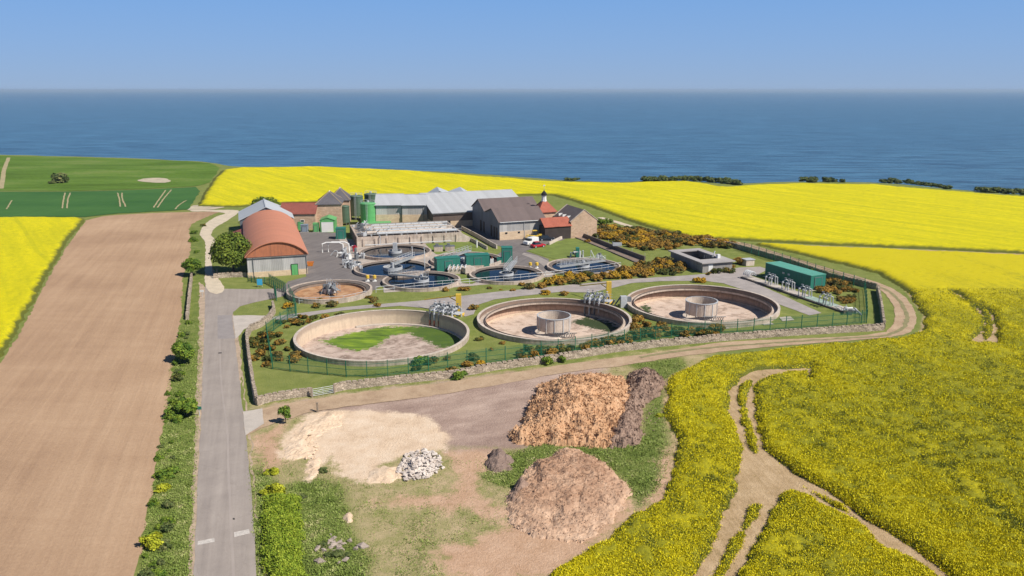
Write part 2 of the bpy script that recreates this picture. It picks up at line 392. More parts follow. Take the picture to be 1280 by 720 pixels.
# ---------------------------------------------------------------- far green fields
m, nt, b = new_mat('pasture_grass'); P0 = pos(nt)
k = mth(nt, 'ADD', mth(nt, 'MULTIPLY', noise(nt, pos(nt, (.5, 1.4, 1)), .03, 5, .65), .7), mth(nt, 'MULTIPLY', noise(nt, P0, .5, 5, .7), .3))
c = ramp(nt, k, [(.36, (.07, .125, .015)), (.52, (.115, .2, .028)), (.66, (.2, .24, .07))])
ln(nt, c, b.inputs['Base Color']); b.inputs['Roughness'].default_value = .95; b.inputs['Specular IOR Level'].default_value = .1; bump(nt, b, noise(nt, P0, 1.2, 5, .7), .5, .3)
M_past = m
m, nt, b = new_mat('young_cereal_crop'); P0 = pos(nt)
k = mth(nt, 'ADD', mth(nt, 'MULTIPLY', noise(nt, pos(nt, (.4, 1, 1)), .05, 4, .6), .5), mth(nt, 'MULTIPLY', noise(nt, pos(nt, (3, .1, 1), (0, 0, .15)), .8, 4, .7), .5))
c = ramp(nt, k, [(.36, (.035, .11, .025)), (.64, (.075, .175, .04))])
ln(nt, c, b.inputs['Base Color']); b.inputs['Roughness'].default_value = .9; b.inputs['Specular IOR Level'].default_value = .15; bump(nt, b, noise(nt, P0, 2, 4, .7), .5, .3)
M_cereal = m
cereal = GP([(-900, 244), (-300, 242), (0, 240), (60, 239.5), (130, 238), (200, 235), (245, 233), (250, 238), (236, 262), (215, 263.5), (150, 267), (128, 269), (107, 271.5), (0, 271.5), (-300, 272), (-900, 280)])
pasture = GP([(-900, 190.5), (-400, 192), (0, 194.6), (60, 195.6), (130, 197.6), (200, 200.2), (262, 205.2), (275, 211), (262, 228), (246, 232), (200, 234), (130, 237), (60, 238.5), (0, 239), (-300, 241), (-900, 243)])
sheet('pasture_field', ragged(pasture, .8, 3, 4), .12, M_past, grid=6, zfun=tz)
sheet('cereal_field', ragged(cereal, .6, 3, 5), .12, M_cereal, grid=6, zfun=tz)
M_soil = plain('dry_track_soil', (.40, .33, .18), var=.3, scale=.5)
wt = []
for k, (a, bb) in enumerate([((81.5, 241), (78, 261)), ((88, 241), (84, 261)), ((147, 241), (150.5, 259)), ((152.5, 241), (157.5, 259)), ((207, 237), (192, 260)), ((214, 236.5), (197, 260)), ((233, 251), (219, 262)), ((15, 251), (8, 262)), ((11, 197), (1, 236))]):
    a, bb = GP([a, bb]); w = 2.2 if k == 8 else .55
    line = smooth_line([a, ((a[0]+bb[0])/2+random.uniform(-.6, .6), (a[1]+bb[1])/2), bb], step=3)
    wt.append([(x-w/2, y) for x, y in line]+[(x+w/2, y) for x, y in reversed(line)])
for k in range(len(wt)): sheet('wheel_track', ragged(wt[k], .25, 1.5, k), .19, M_soil, zfun=tz)
patch = smooth_line(GP([(172, 225), (190, 222.5), (205, 223), (213, 226), (206, 228), (185, 227.5)]), True, 3)
sheet('bare_patch', ragged(patch, 1.2, 2, 8), .2, plain('pale_bare_soil', (.5, .42, .3), scale=.3), zfun=tz)
patch = smooth_line(GP([(242, 257), (262, 256), (280, 259.5), (268, 262), (246, 262.5), (236, 263)]), True, 3)
sheet('bare_patch', ragged(patch, .8, 2, 9), .1, MATS['pale_bare_soil'])
# ---------------------------------------------------------------- roads and tracks
def road_mat(name, lo, mid, hi, ang, patches=True):
    m, nt, b = new_mat(name)
    ps = pos(nt, (1.1, .05, 1), (0, 0, ang)); P0 = pos(nt)
    k = mth(nt, 'ADD', mth(nt, 'MULTIPLY', noise(nt, ps, 1.1, 5, .6), .4), mth(nt, 'ADD', mth(nt, 'MULTIPLY', noise(nt, P0, .25, 6, .65), .35), mth(nt, 'MULTIPLY', noise(nt, P0, 7, 4, .8), .25)))
    c = ramp(nt, k, [(.33, lo), (.5, mid), (.66, hi)])
    if patches:
        v = nd(nt, 'ShaderNodeTexVoronoi', feature='DISTANCE_TO_EDGE'); v.inputs['Scale'].default_value = .22
        wv = nt.nodes.new('ShaderNodeVectorMath'); wv.operation = 'ADD'; nz = nd(nt, 'ShaderNodeTexNoise'); nz.inputs['Scale'].default_value = 1.2; ln(nt, P0, nz.inputs['Vector'])
        ln(nt, P0, wv.inputs[0]); ln(nt, nz.outputs['Color'], wv.inputs[1]); ln(nt, wv.outputs[0], v.inputs['Vector'])
        c = mix(nt, ramp(nt, v.outputs['Distance'], [(0, .15), (.012, 0.0)]), c, tuple(x*.5 for x in lo))
    ln(nt, c, b.inputs['Base Color']); b.inputs['Roughness'].default_value = .9; b.inputs['Specular IOR Level'].default_value = .2
    bump(nt, b, noise(nt, P0, 12, 3, .7), .3, .03)
    return m
M_road = road_mat('worn_road_asphalt', (.26, .222, .198), (.34, .29, .255), (.42, .36, .315), R(-17))
M_yard = road_mat('yard_asphalt', (.13, .115, .11), (.185, .163, .155), (.25, .22, .205), R(22))
M_conc = plain('site_concrete', (.42, .36, .31), var=.25, scale=.35)
M_pale = plain('pale_concrete_apron', (.5, .44, .38), var=.15, scale=.5)
M_edge = plain('dusty_roadside', (.44, .33, .235), var=.3, scale=.7)
M_grav = plain('cream_gravel', (.6, .5, .37), var=.18, scale=.5)
roadL = [(256.5, 352), (256.3, 372), (256, 400), (254.5, 440), (252, 500), (250.5, 540), (247, 600), (246, 640), (243.5, 690), (242, 720), (238, 800), (232, 900)]
roadR = [(272, 352), (280, 361), (310, 361.5), (338, 361), (352, 361), (352, 371), (338, 374), (318, 378), (300, 383), (292, 390), (290.5, 396), (291.5, 410), (294.5, 432), (298, 460), (301, 490), (305, 520), (309.5, 560), (314, 610), (318, 665), (321, 720), (328, 800), (340, 900)]
sheet('roadside', ragged(GP([(x-7, y) for x, y in roadL])+list(reversed(ragged(GP([(x+5, y) for x, y in roadR[10:]]), .25, 1, 12)[:-30])), .35, .8, 11), .012, M_edge)
sheet('road', ragged(GP(roadL)+list(reversed(GP(roadR))), .12, .8, 2), .03, M_road)
# repaired concrete-coloured patch and the two access aprons
sheet('road_patch', GP([(272, 394.5), (290, 394), (291.5, 410), (294, 423), (272, 424)]), .042, plain('road_repair', (.3, .265, .25), var=.15))
sheet('access_apron', ragged(GP([(291, 395), (310, 394.2), (338, 395), (346, 398), (318, 406), (305, 412), (298, 421), (294.4, 424)]), .1, .6, 5), .05, M_pale)
sheet('track_apron', ragged(GP([(303.5, 515), (328, 511), (330, 530), (312, 541), (307, 545)]), .1, .6, 6), .062, M_pale)
M_paint = plain('worn_road_paint', (.55, .5, .45), var=.3, scale=3)
for q in ([(247.5, 677), (268, 673), (268.5, 678), (247, 682)], [(292.5, 666), (311.5, 661.5), (312.5, 667), (293, 672)]):
    sheet('road_marking', ragged(GP(q), .05, .3, 5), .046, M_paint)
m2 = road_mat('tar_seam', (.33, .285, .255), (.37, .315, .28), (.41, .35, .31), 0, False)
cl_ = smooth_line(GP([(273, 400), (275, 440), (276, 470), (279, 500), (284, 540), (286, 600), (289, 660), (292, 720), (296, 800)]), step=2)
sheet('road_seam', ragged([(x-.13, y) for x, y in cl_]+[(x+.13, y) for x, y in reversed(cl_)], .05, 1, 4), .038, m2)
for q in ([(273, 441), (277, 440.6), (277.2, 442), (273, 442.3)], [(291, 648), (293.4, 648), (293.6, 650), (291.2, 650)]): sheet('drain_cover', GP(q), .05, plain('dark_iron', (.06, .055, .05)))
gravel = smooth_line(GP([(256.5, 354), (256.5, 330), (257, 312), (256, 302), (250.5, 294), (251, 288), (258, 279), (270, 271), (281, 266.8), (262, 264.5), (240, 264.5), (240, 262.5), (270, 262.5), (296, 263), (297, 267), (284, 276), (272, 283), (266, 288), (264, 294), (269, 300), (273, 306), (268, 313), (264, 320), (265, 332), (271, 345), (281, 362), (271, 368), (262, 366)]), True, 1.5)
sheet('gravel_track', ragged(gravel, .25, .7, 7), .055, M_grav)
trk_in = [(303, 516), (322, 512.5), (352, 506), (390, 500), (430, 493.5), (470, 488.5), (560, 478), (640, 466.5), (700, 457), (766, 448), (830, 440), (900, 428.5), (980, 424.5), (1077, 420), (1108, 415), (1117, 405), (1119, 395), (1115, 380), (1100, 363), (1046, 342), (994, 327.5), (942, 311), (918, 304.8), (880, 303)]
trk_out = [(880, 300.5), (912, 301.3), (937.5, 305.6), (962, 313), (1025, 332.5), (1096, 353), (1127, 368), (1142, 386), (1146, 398), (1143, 409), (1129, 419), (1087, 424), (983, 432), (900, 440), (830, 449), (775, 458), (700, 467), (620, 482), (520, 498), (440, 508), (390, 515), (350, 527), (325, 536), (308, 545)]
m, nt, b = new_mat('rutted_dirt'); P0 = pos(nt)
k = mth(nt, 'ADD', mth(nt, 'MULTIPLY', noise(nt, P0, .35, 6, .7), .6), mth(nt, 'MULTIPLY', noise(nt, P0, 4, 5, .75), .4))
c = ramp(nt, k, [(.32, (.3, .2, .13)), (.5, (.45, .32, .21)), (.68, (.56, .42, .29))])
ln(nt, c, b.inputs['Base Color']); b.inputs['Roughness'].default_value = .95; bump(nt, b, k, .6, .15); b.inputs['Specular IOR Level'].default_value = .1
M_dirt = m
ti = smooth_line(GP(trk_in), step=3); to = smooth_line(GP(trk_out), step=3)
sheet('dirt_track', ragged(ti+to, .3, .8, 8), .06, M_dirt)
# grass growing down the middle and worn pale ruts
mid = smooth_line(GP([(800, 447), (850, 439), (900, 434), (983, 428), (1077, 422), (1110, 419), (1130, 408), (1132, 390), (1120, 372), (1096, 357.5), (1025, 337.5), (962, 319.5)]), step=2)
def ribbon(line, w):
    L = [np.array(p) for p in line]; a = []; c2 = []
    for i, p in enumerate(L):
        t = L[min(i+1, len(L)-1)]-L[max(i-1, 0)]; t = t/(np.linalg.norm(t)+1e-9); n = np.array([-t[1], t[0]])
        a.append(tuple(p+n*w/2)); c2.append(tuple(p-n*w/2))
    return c2+a[::-1]
sheet('track_ridge', ragged(ribbon(mid, .7), .35, .6, 9), .085, plain('worn_track_grass', (.26, .23, .11), var=.3, scale=1))
# site roads, yard, slabs
yard = GP([(383, 346), (380, 330), (376, 305), (371, 290), (384, 290.5), (400, 290), (420, 291), (424, 300), (428, 305), (432, 313), (436, 322), (440, 333), (452, 341), (470, 345), (484, 350), (470, 362), (455, 368), (380, 372), (361, 368), (352, 371), (352, 361), (360, 352)])
sheet('yard', ragged(yard, .12, 1, 3), .04, M_yard)
yard2 = GP([(571, 283), (589, 281), (606, 290), (625, 300), (650, 298), (684, 297), (700, 296), (712, 293.5), (704, 300), (690, 304), (672, 309), (657, 314), (672, 319), (686, 324), (684, 336), (679, 344), (640, 349), (610, 335), (622, 318), (633, 311), (620, 306), (602, 296), (585, 289), (560, 288)])
sheet('barn_yard', ragged(yard2, .12, 1, 4), .044, M_yard)
sheet('car_park_bay', ragged(GP([(655, 316), (672, 320), (688, 328), (694, 334), (686, 338), (676, 330), (664, 323), (652, 318)]), .1, 1, 4), .056, plain('pale_bay', (.33, .29, .26)))
site_conc = GP([(420, 296), (445, 300), (446, 309), (577, 301), (586, 303), (590, 312), (600, 330), (690, 338), (696, 345), (640, 353), (560, 360), (480, 366), (478, 352), (440, 343), (428, 325)])
sheet('tank_yard', ragged(site_conc, .2, 1, 4), .036, M_conc)
M_lawn = plain('mown_lawn', (.17, .215, .045), var=.28, scale=.4)
for q in ([(530, 303), (577, 302.5), (586, 303), (600, 308), (612, 317), (585, 321), (545, 318), (538, 312)], [(690, 303), (706, 300), (724, 299), (762, 314), (774, 328), (745, 327), (700, 325), (686, 322), (660, 314)], [(545, 342), (560, 338), (588, 345), (600, 350), (590, 355), (578, 354)]):
    sheet('lawn', ragged(GP(q), .2, 1, 4), .06, M_lawn)
srv = GP([(343, 396), (362, 393), (400, 388.5), (430, 384), (520, 376.5), (575, 370.5), (620, 365), (700, 357.5), (780, 349.5), (850, 345), (884, 342.5), (908, 337.5), (925, 334.5), (950, 333.5), (960, 337), (948, 343), (930, 347), (940, 352), (1027, 391.5), (1012, 394.5), (980, 383), (940, 366), (905, 354.5), (880, 351), (830, 351.5), (790, 354), (770, 359), (740, 366), (700, 365), (650, 370.5), (618, 374.5), (598, 381), (592, 393), (582, 396), (560, 388), (500, 382.5), (430, 388), (392, 394), (365, 399), (346, 401)])
sheet('site_road', ragged(srv, .15, 1, 6), .05, plain('site_road_surface', (.37, .325, .3), var=.22, scale=.4))
for q in ([(974, 397), (988, 396), (993, 400.5), (978, 402)], [(948, 402), (960, 401.5), (968, 406), (955, 407)], [(894, 408), (905, 407), (912, 411), (900, 412)]): sheet('concrete_slab', GP(q), .09, M_pale)
# far lane behind the farm and field-margin paths
ln1 = smooth_line(GP([(750, 272), (775, 279), (800, 287), (835, 294), (880, 301), (918, 303)]), step=4)
sheet('lane', ragged(ribbon(ln1, 2.2), .3, 1, 3), .06, M_grav)
# ---------------------------------------------------------------- oilseed rape
def rape_mat(name, yellow, green, dense, streak, ang, tram=False):
    m, nt, b = new_mat(name); P0 = pos(nt)
    big = noise(nt, pos(nt, (.30, .022, 1), (0, 0, ang)), 1, 6, .62)
    med = noise(nt, pos(nt, (1.0, .6, 1), (0, 0, ang)), .8, 5, .7)
    fin = noise(nt, P0, 4, 6, .85)
    k = mth(nt, 'ADD', mth(nt, 'ADD', mth(nt, 'MULTIPLY', big, streak), mth(nt, 'MULTIPLY', med, .25)), mth(nt, 'MULTIPLY', fin, .55))
    k = mth(nt, 'ADD', k, attr(nt, 'yb').outputs['Fac']); s = streak*.5+.4; 
    c = ramp(nt, k, [(s-.15-dense, green), (s+.04-dense, tuple(a*.42+bb*.58 for a, bb in zip(yellow, green))), (s+.17-dense, yellow)])
    if tram:                         # sprayer tramlines and slow drifts of thinner flower
        sx = nt.nodes.new('ShaderNodeSeparateXYZ'); ln(nt, pos(nt, (1, 1, 1), (0, 0, ang)), sx.inputs[0])
        fr_ = mth(nt, 'FRACT', mth(nt, 'ADD', mth(nt, 'MULTIPLY', sx.outputs[0], 1/22.0), mth(nt, 'MULTIPLY', noise(nt, P0, .01, 2), .6)))
        l_ = mth(nt, 'MULTIPLY', mth(nt, 'LESS_THAN', fr_, .05), noise(nt, P0, .05, 3))
        c = mix(nt, mth(nt, 'MULTIPLY', l_, .7), c, green)
        c = mix(nt, ramp(nt, noise(nt, pos(nt, (.02, .006, 1), (0, 0, ang)), 1, 5, .6), [(.45, 0.0), (.75, .5)]), c, tuple(a*.6+b_*.4 for a, b_ in zip(yellow, green)))
    h = attr(nt, 'hgt').outputs['Fac']
    c = mix(nt, ramp(nt, h, [(.3, 1.0), (.75, 0.0)]), c, (.13, .14, .025))
    ln(nt, c, b.inputs['Base Color']); b.inputs['Roughness'].default_value = .85; b.inputs['Specular IOR Level'].default_value = .1
    bump(nt, b, mth(nt, 'ADD', fin, med), .7, .25)
    return m
M_rapeN = rape_mat('rape_canopy', (.62, .52, .012), (.125, .15, .022), -.02, .45, R(-5))
M_rapeF = rape_mat('flowering_rape', (.80, .68, .008), (.38, .38, .012), .08, .34, R(-35), True)
cut_lines = [(1.4, [(976, 464), (945, 468), (920, 485), (916, 499), (922, 528), (932, 557), (934, 590), (930, 620), (903, 678), (878, 724), (850, 780)]),
             (.9, [(1016, 461), (985, 465), (953, 472), (939, 486), (939, 516), (949, 553), (955, 570), (985, 590)]),
             (1.5, [(934, 570), (940, 585), (944, 612), (938, 628)]),
             (1.6, [(950, 572), (975, 592), (1000, 604)]),
             (1.1, [(960, 580), (1003, 603), (1053, 630), (1112, 674), (1145, 696), (1185, 725)]),
             (.6, [(990, 608), (1030, 628), (1070, 650), (1110, 684)]),
             (1.0, [(985, 606), (966, 614), (953, 652), (932, 688), (912, 724), (880, 780)]),
             (.5, [(1205, 376), (1222, 386), (1230, 400), (1228, 415), (1220, 430)]),
             (.5, [(1212, 378), (1236, 390), (1243, 408), (1240, 430)]),
             (.4, [(1190, 365), (1212, 378)]),
             (.6, [(1013, 458), (1012, 475)])]
cut_lines = [(w, smooth_line(GP(l), step=1.5)) for w, l in cut_lines]
M_holes = [GP(q) for q in ([(938, 574), (948, 578), (968, 592), (980, 602), (958, 606), (942, 616), (935, 612), (933, 596)],)]
gx2, gy2 = GX0, GY0
def crop(name, poly, top, mat, cuts=False, seed=0, lab=''):
    d = sdf(gx2, gy2, poly)
    if cuts:
        for w, l in cut_lines: d = np.minimum(d, pdist(gx2, gy2, l)-w/2)
        for hpoly in M_holes: d = np.minimum(d, -sdf(gx2, gy2, hpoly))
        d = np.minimum(d, 12)
    ragg = .45*fbm(gx2/1.1, gy2/1.1, seed+2, 3)+.7*fbm(gx2/5, gy2/5, seed+2, 2)*(1 if cuts else .6)
    dd = d+ragg
    cell = np.maximum(.25, gy2*.005)
    hh = .35*sstep(dd, 0, np.maximum(.5, cell))+.65*sstep(dd+.5*fbm(gx2/.6, gy2/.6, seed+4, 2), .1, np.maximum(1.3, cell*2))
    lod = .06+.10*sstep(-gy2, -160, -60)
    z = tz(gx2, gy2)+.02+hh*(top+lod*2.2*fbm(gx2/.9, gy2/.9, seed, 3)+.12*fbm(gx2/9, gy2/9, seed+5, 2))
    keep = (dd > -cell*1.2)[quads].any(axis=1)
    q = quads[keep]; us_ = np.unique(q); r_ = np.zeros(len(gx2), int); r_[us_] = np.arange(len(us_))
    z = np.where(dd < 0, tz(gx2, gy2)-.15, z)
    yb = np.clip(.10*np.exp(-np.maximum(d, 0)/7)+.24*sstep(gy2, 125, 190), 0, .3) if cuts else np.zeros(len(gx2))
    me = npmesh(name, np.column_stack([gx2, gy2, z])[us_], r_[q], mat, {'yb': ('POINT', yb[us_]), 'hgt': ('POINT', (hh*(.8+.2*fbm(gx2/.7, gy2/.7, 3, 2)))[us_])}, smooth=True)
    o = link(name, me); tag(o, lab, 'crop', kind='stuff'); return o, dd
nearf = GP([(858, 462), (880, 452), (900, 446), (1000, 436), (1125, 424.5), (1152, 416), (1155, 395), (1130, 361), (1096, 342), (1025, 324), (960, 310), (940, 304.5), (1000, 307.5), (1100, 312), (1160, 315), (1280, 320), (1500, 330), (2600, 380), (2600, 1100), (500, 1100), (692, 722), (754, 675), (793, 645), (838, 627), (840, 595), (844, 545), (831, 518), (834, 475)])
farf = [tuple(G(x, y, .9)[:2]) for x, y in [(276, 212), (300, 208.8), (400, 208), (440, 209.5), (560, 216.3), (640, 220.5), (700, 224.3), (780, 228.5), (805, 226.5), (860, 226.5), (905, 233), (960, 230), (1000, 228.6), (1095, 229.8), (1180, 236.5), (1230, 240.5), (1290, 244.5), (1500, 254), (2200, 282), (2200, 330)]]+GP([(1500, 326), (1280, 317.5), (1160, 311.5), (1050, 307), (940, 302), (900, 299.5), (860, 297), (820, 287), (790, 278), (750, 263), (730, 256), (690, 244), (655, 244), (600, 248), (520, 250), (440, 252), (360, 255), (300, 259), (268, 259), (246, 258), (255, 240), (268, 222)])
leftf = GP([(-900, 276), (-300, 273.5), (0, 272.5), (104, 273), (106, 277), (84, 303), (62, 340), (30, 400), (0, 446), (-130, 520), (-430, 600), (-900, 700)])
crop_near, dnear = crop('rapeseed_crop', nearf, .72, M_rapeN, True, 1, 'patchy yellow and green flowering rapeseed crop with bare wheel tracks beside the waste ground')
crop('rapeseed_crop', farf, .9, M_rapeF, False, 7, 'solid bright yellow flowering rapeseed crop between the farm buildings and the sea')
crop('rapeseed_crop', leftf, .8, M_rapeF, False, 11, 'yellow flowering rapeseed crop bordering the brown ploughed field')
# flower heads and leaves standing in the near crop: small crossed blades, denser near the edges of the waste ground
def blades(x, y, z, size, nper, asp=1.0, up=.5):
    n = len(x); N = n*nper
    cx = np.repeat(x, nper)+rng.normal(0, .13, N); cy = np.repeat(y, nper)+rng.normal(0, .13, N); cz = np.repeat(z, nper)+rng.normal(0, .07, N)
    s = np.repeat(size, nper)*rng.uniform(.6, 1.3, N)
    a = rng.uniform(0, 6.283, N); t = rng.normal(0, up, N)
    ux, uy, uz = np.cos(a), np.sin(a), rng.normal(0, .3, N)
    vx, vy, vz = -np.sin(a)*np.sin(t), np.cos(a)*np.sin(t), np.cos(t)
    u = np.stack([ux, uy, uz], -1)*s[:, None]*.5; v = np.stack([vx, vy, vz], -1)*s[:, None]*.5*asp
    c = np.stack([cx, cy, cz], -1)
    V = np.stack([c-u*.7-v, c+u*.8-v*.7, c+v*1.1], 1).reshape(-1, 3)
    return V, np.arange(3*N).reshape(-1, 3), np.repeat(rng.random(n), nper)*.45+rng.random(N)*.55
NB = 470000
yy = 55/(1-rng.random(NB*3)*(1-55/158)); xx = rng.uniform(-.1, 1.15, NB*3)*yy
ww = rng.random(NB*3) < np.clip((72/yy)**1.0, 0, 1); xx, yy = xx[ww], yy[ww]
d = sdf(xx, yy, nearf)
for w, l in cut_lines: d = np.minimum(d, pdist(xx, yy, l)-w/2)
for hpoly in M_holes: d = np.minimum(d, -sdf(xx, yy, hpoly))
edgeb = np.exp(-np.maximum(d, 0)/7)
dr_ = d+.45*fbm(xx/1.1, yy/1.1, 3, 3)+.7*fbm(xx/5, yy/5, 3, 2)
ok = (dr_ > .1)
hfl = .35*sstep(dr_, 0, .5)+.65*sstep(dr_, .1, 1.2)
xx, yy, d, edgeb, hfl = xx[ok], yy[ok], d[ok], edgeb[ok], hfl[ok]
den = .30+.8*fbm((xx+.087*yy)/2.8, yy/36, 31, 4)+.45*fbm(xx/1.5, yy/1.5, 33, 3)+.5*edgeb
isy = rng.random(len(xx)) < np.clip(.07+.72*den, .07, .85)
m, nt, b = new_mat('rape_flower')
c = ramp(nt, attr(nt, 'rv').outputs['Fac'], [(.1, (.5, .45, .012)), (.5, (.72, .62, .012)), (.9, (.88, .76, .03))]); ln(nt, c, b.inputs['Base Color'])
b.inputs['Roughness'].default_value = .7; b.inputs['Specular IOR Level'].default_value = .15
m, nt, b = new_mat('rape_leaf')
c = ramp(nt, attr(nt, 'rv').outputs['Fac'], [(.1, (.11, .14, .025)), (.5, (.2, .225, .035)), (.9, (.34, .33, .05))]); ln(nt, c, b.inputs['Base Color'])
b.inputs['Roughness'].default_value = .7; b.inputs['Specular IOR Level'].default_value = .15
V, Fc, rv = blades(xx, yy, hfl*.70+.08*isy+.12*fbm(xx/9, yy/9, 6, 2), .07+.0007*yy+.012*isy, 3)
o = link('rapeseed_flowers', npmesh('rapeseed_flowers', V, Fc, [MATS['rape_leaf'], MATS['rape_flower']], {'rv': ('FACE', rv)}, np.repeat(isy.astype(int), 3)))
tag(o, 'yellow rapeseed flower heads and stalks standing in the patchy near crop', 'crop', kind='stuff')
# grass tufts on verges and waste ground
NG = 150000
yy = 55/(1-rng.random(NG*2)*(1-55/140)); xx = rng.uniform(-.78, .26, NG*2)*yy
gd = np.maximum(sdf(xx, yy, verge)-.1, sdf(xx, yy, waste))
for p_ in (hard, sand, bare2): gd = np.minimum(gd, -sdf(xx, yy, p_)-.3)
gb = np.maximum.reduce([sdf(xx, yy, p) for p in (bare1, bare3, bare4)])
lus = np.maximum.reduce([sdf(xx, yy, p) for p in (lush1, lush2, lush3, verge)])
for p_ in (trk_in+trk_out,): gd = np.minimum(gd, -sdf(xx, yy, ti+to)-.2)
pr = np.clip(.22+.75*sstep(lus, -1.5, 1)-.25*sstep(gb, -1, 1)+.5*fbm(xx/2.2, yy/2.2, 41, 4), .02, 1)
ok = (gd > 0) & (rng.random(len(xx)) < pr)
xx, yy, lus = xx[ok], yy[ok], lus[ok]
m, nt, b = new_mat('grass_blade'); P0 = pos(nt)
k = mth(nt, 'ADD', mth(nt, 'MULTIPLY', attr(nt, 'rv').outputs['Fac'], .32), mth(nt, 'MULTIPLY', ramp(nt, noise(nt, P0, .4, 6, .72), [(.3, 0.0), (.7, 1.0)]), .62))
c = ramp(nt, k, [(.25, (.13, .18, .035)), (.45, (.22, .29, .06)), (.62, (.34, .38, .12)), (.8, (.55, .48, .26))]); ln(nt, c, b.inputs['Base Color']); b.inputs['Roughness'].default_value = .8; b.inputs['Specular IOR Level'].default_value = .15
V, Fc, rv = blades(xx, yy, np.full(len(xx), .03), .09+.10*(lus > 0)*rng.random(len(xx))+.10*np.maximum(0, fbm(xx/1.6, yy/1.6, 55, 3)), 3, 1.0, .9)
o = link('grass_tufts', npmesh('grass_tufts', V, Fc, m, {'rv': ('FACE', rv)})); tag(o, 'rough grass and weeds on the waste ground and road verge', 'grass', kind='stuff')
# ---------------------------------------------------------------- sea
m, nt, b = new_mat('sea_water'); P0 = pos(nt)
b.inputs['Roughness'].default_value = .28; b.inputs['IOR'].default_value = 1.33
big = noise(nt, pos(nt, (.0012, .006, 1)), 1, 5, .6)
c = ramp(nt, big, [(.35, (.065, .185, .31)), (.65, (.085, .23, .365))])
wv1 = noise(nt, pos(nt, (.014, .085, 1), (0, 0, R(3))), 1, 8, .72)
c = mix(nt, ramp(nt, wv1, [(.44, 0.0), (.58, .85)]), c, (.015, .07, .14))
ln(nt, c, b.inputs['Base Color'])
w2 = noise(nt, pos(nt, (.06, .2, 1), (0, 0, R(8))), 1, 4, .6)
bump(nt, b, mth(nt, 'ADD', w2, mth(nt, 'MULTIPLY', wv1, 2.0)), .9, 3.0)
SEAZ = -32.0
sea = MB()
sea.quad((-60000, 150, SEAZ), (60000, 150, SEAZ), (60000, 70000, SEAZ), (-60000, 70000, SEAZ))
struct(sea.build('sea', m))
# ---------------------------------------------------------------- haze, sky, sun, camera
hz = MB(); hz.box((0, 30000, (CAMH+6+SEAZ-4)/2), (110000, 70000, CAMH+6-SEAZ+4))
m = bpy.data.materials.new('sea_haze'); m.use_nodes = True; nt = m.node_tree; nt.nodes.remove(nt.nodes['Principled BSDF'])
pv = nt.nodes.new('ShaderNodeVolumePrincipled'); pv.inputs['Color'].default_value = (.62, .80, 1, 1); pv.inputs['Density'].default_value = HAZE_D = 6.5e-5; pv.inputs['Anisotropy'].default_value = 0.05
ln(nt, pv.outputs[0], nt.nodes['Material Output'].inputs['Volume'])
ho = hz.build('haze', m); tag(ho, 'thin sea haze over the water towards the horizon', 'haze', kind='stuff')
SUN = Vector((.87, -.5, 0)).normalized(); EL = R(47)
sv = Vector((SUN.x*math.cos(EL), SUN.y*math.cos(EL), math.sin(EL)))
w = bpy.data.worlds.new('World'); S.world = w; w.use_nodes = True; nt = w.node_tree
sky = nt.nodes.new('ShaderNodeTexSky'); sky.sky_type = 'NISHITA'; sky.sun_disc = False; sky.sun_elevation = EL
sky.sun_rotation = math.atan2(SUN.x, SUN.y); sky.air_density = 1.6; sky.dust_density = 0.3; sky.ozone_density = 10; sky.altitude = 8000
bg = nt.nodes['Background']; bg.inputs['Strength'].default_value = .046
tc = nt.nodes.new('ShaderNodeTexCoord'); sz = nt.nodes.new('ShaderNodeSeparateXYZ'); ln(nt, tc.outputs['Generated'], sz.inputs[0])      # pale marine haze low in the sky
hzc = ramp(nt, sz.outputs[2], [(0, (6.2, 8.6, 12.6)), (.05, (5.4, 8.8, 14.6)), (.13, (4.2, 8.8, 17.0))])
ln(nt, mix(nt, ramp(nt, sz.outputs[2], [(0.0, .92), (.14, .75), (.25, .1)]), sky.outputs[0], hzc), bg.inputs['Color'])
L = bpy.data.lights.new('sun', 'SUN'); L.energy = 4.7; L.angle = R(.5); L.color = (1, .95, .87)
lo = bpy.data.objects.new('sun', L); COL.objects.link(lo); lo.rotation_euler = (-sv).to_track_quat('-Z', 'Y').to_euler()
cam = bpy.data.cameras.new('camera'); cam.lens = 36*F/1280; cam.sensor_width = 36; cam.clip_end = 200000; cam.clip_start = .5
co = bpy.data.objects.new('camera', cam); COL.objects.link(co); co.location = (0, 0, CAMH); co.rotation_euler = (R(90)-PITCH, 0, 0); S.camera = co
S.view_settings.view_transform = 'Standard'; S.view_settings.look = 'None'; S.view_settings.exposure = 0.2; S.view_settings.gamma = 1
S.cycles.use_denoising = True; S.cycles.max_bounces = 5; S.cycles.diffuse_bounces = 2; S.cycles.volume_bounces = 0
# ================================================================ materials for built things
M_cream = courses('cream_blockwork', (.66, .48, .32), (.78, .6, .41), (.6, .46, .32), 1.4, .5, .25)
M_stone = courses('pinkish_sandstone', (.50, .33, .225), (.70, .49, .34), (.5, .38, .28), 1.7, .55, .4)
M_dry = courses('drystone', (.36, .285, .215), (.6, .49, .38), (.12, .095, .07), 2.6, .6, 1.0)
M_orange = corrug('orange_sheet_roof', (.55, .225, .13), (.45, .19, .12), pitch=.4, along='roofy', var=.07)
M_orangeg = plain('orange_gable_board', (.46, .17, .085), var=.15, scale=.8, dirt=(.2, .09, .06))
M_grey = corrug('grey_cladding', (.46, .44, .42), (.24, .23, .22), pitch=.35, var=.3)
M_lgrey = corrug('pale_fibre_cement_roof', (.47, .475, .48), (.36, .35, .34), pitch=.4, along='roofx', var=.1)
M_lgreyy = corrug('pale_grey_roof', (.48, .5, .52), (.4, .4, .4), pitch=.4, along='roofy', var=.08)
M_brownr = corrug('brown_fibre_cement_roof', (.165, .125, .115), (.11, .09, .085), pitch=.4, along='roofx', var=.14)
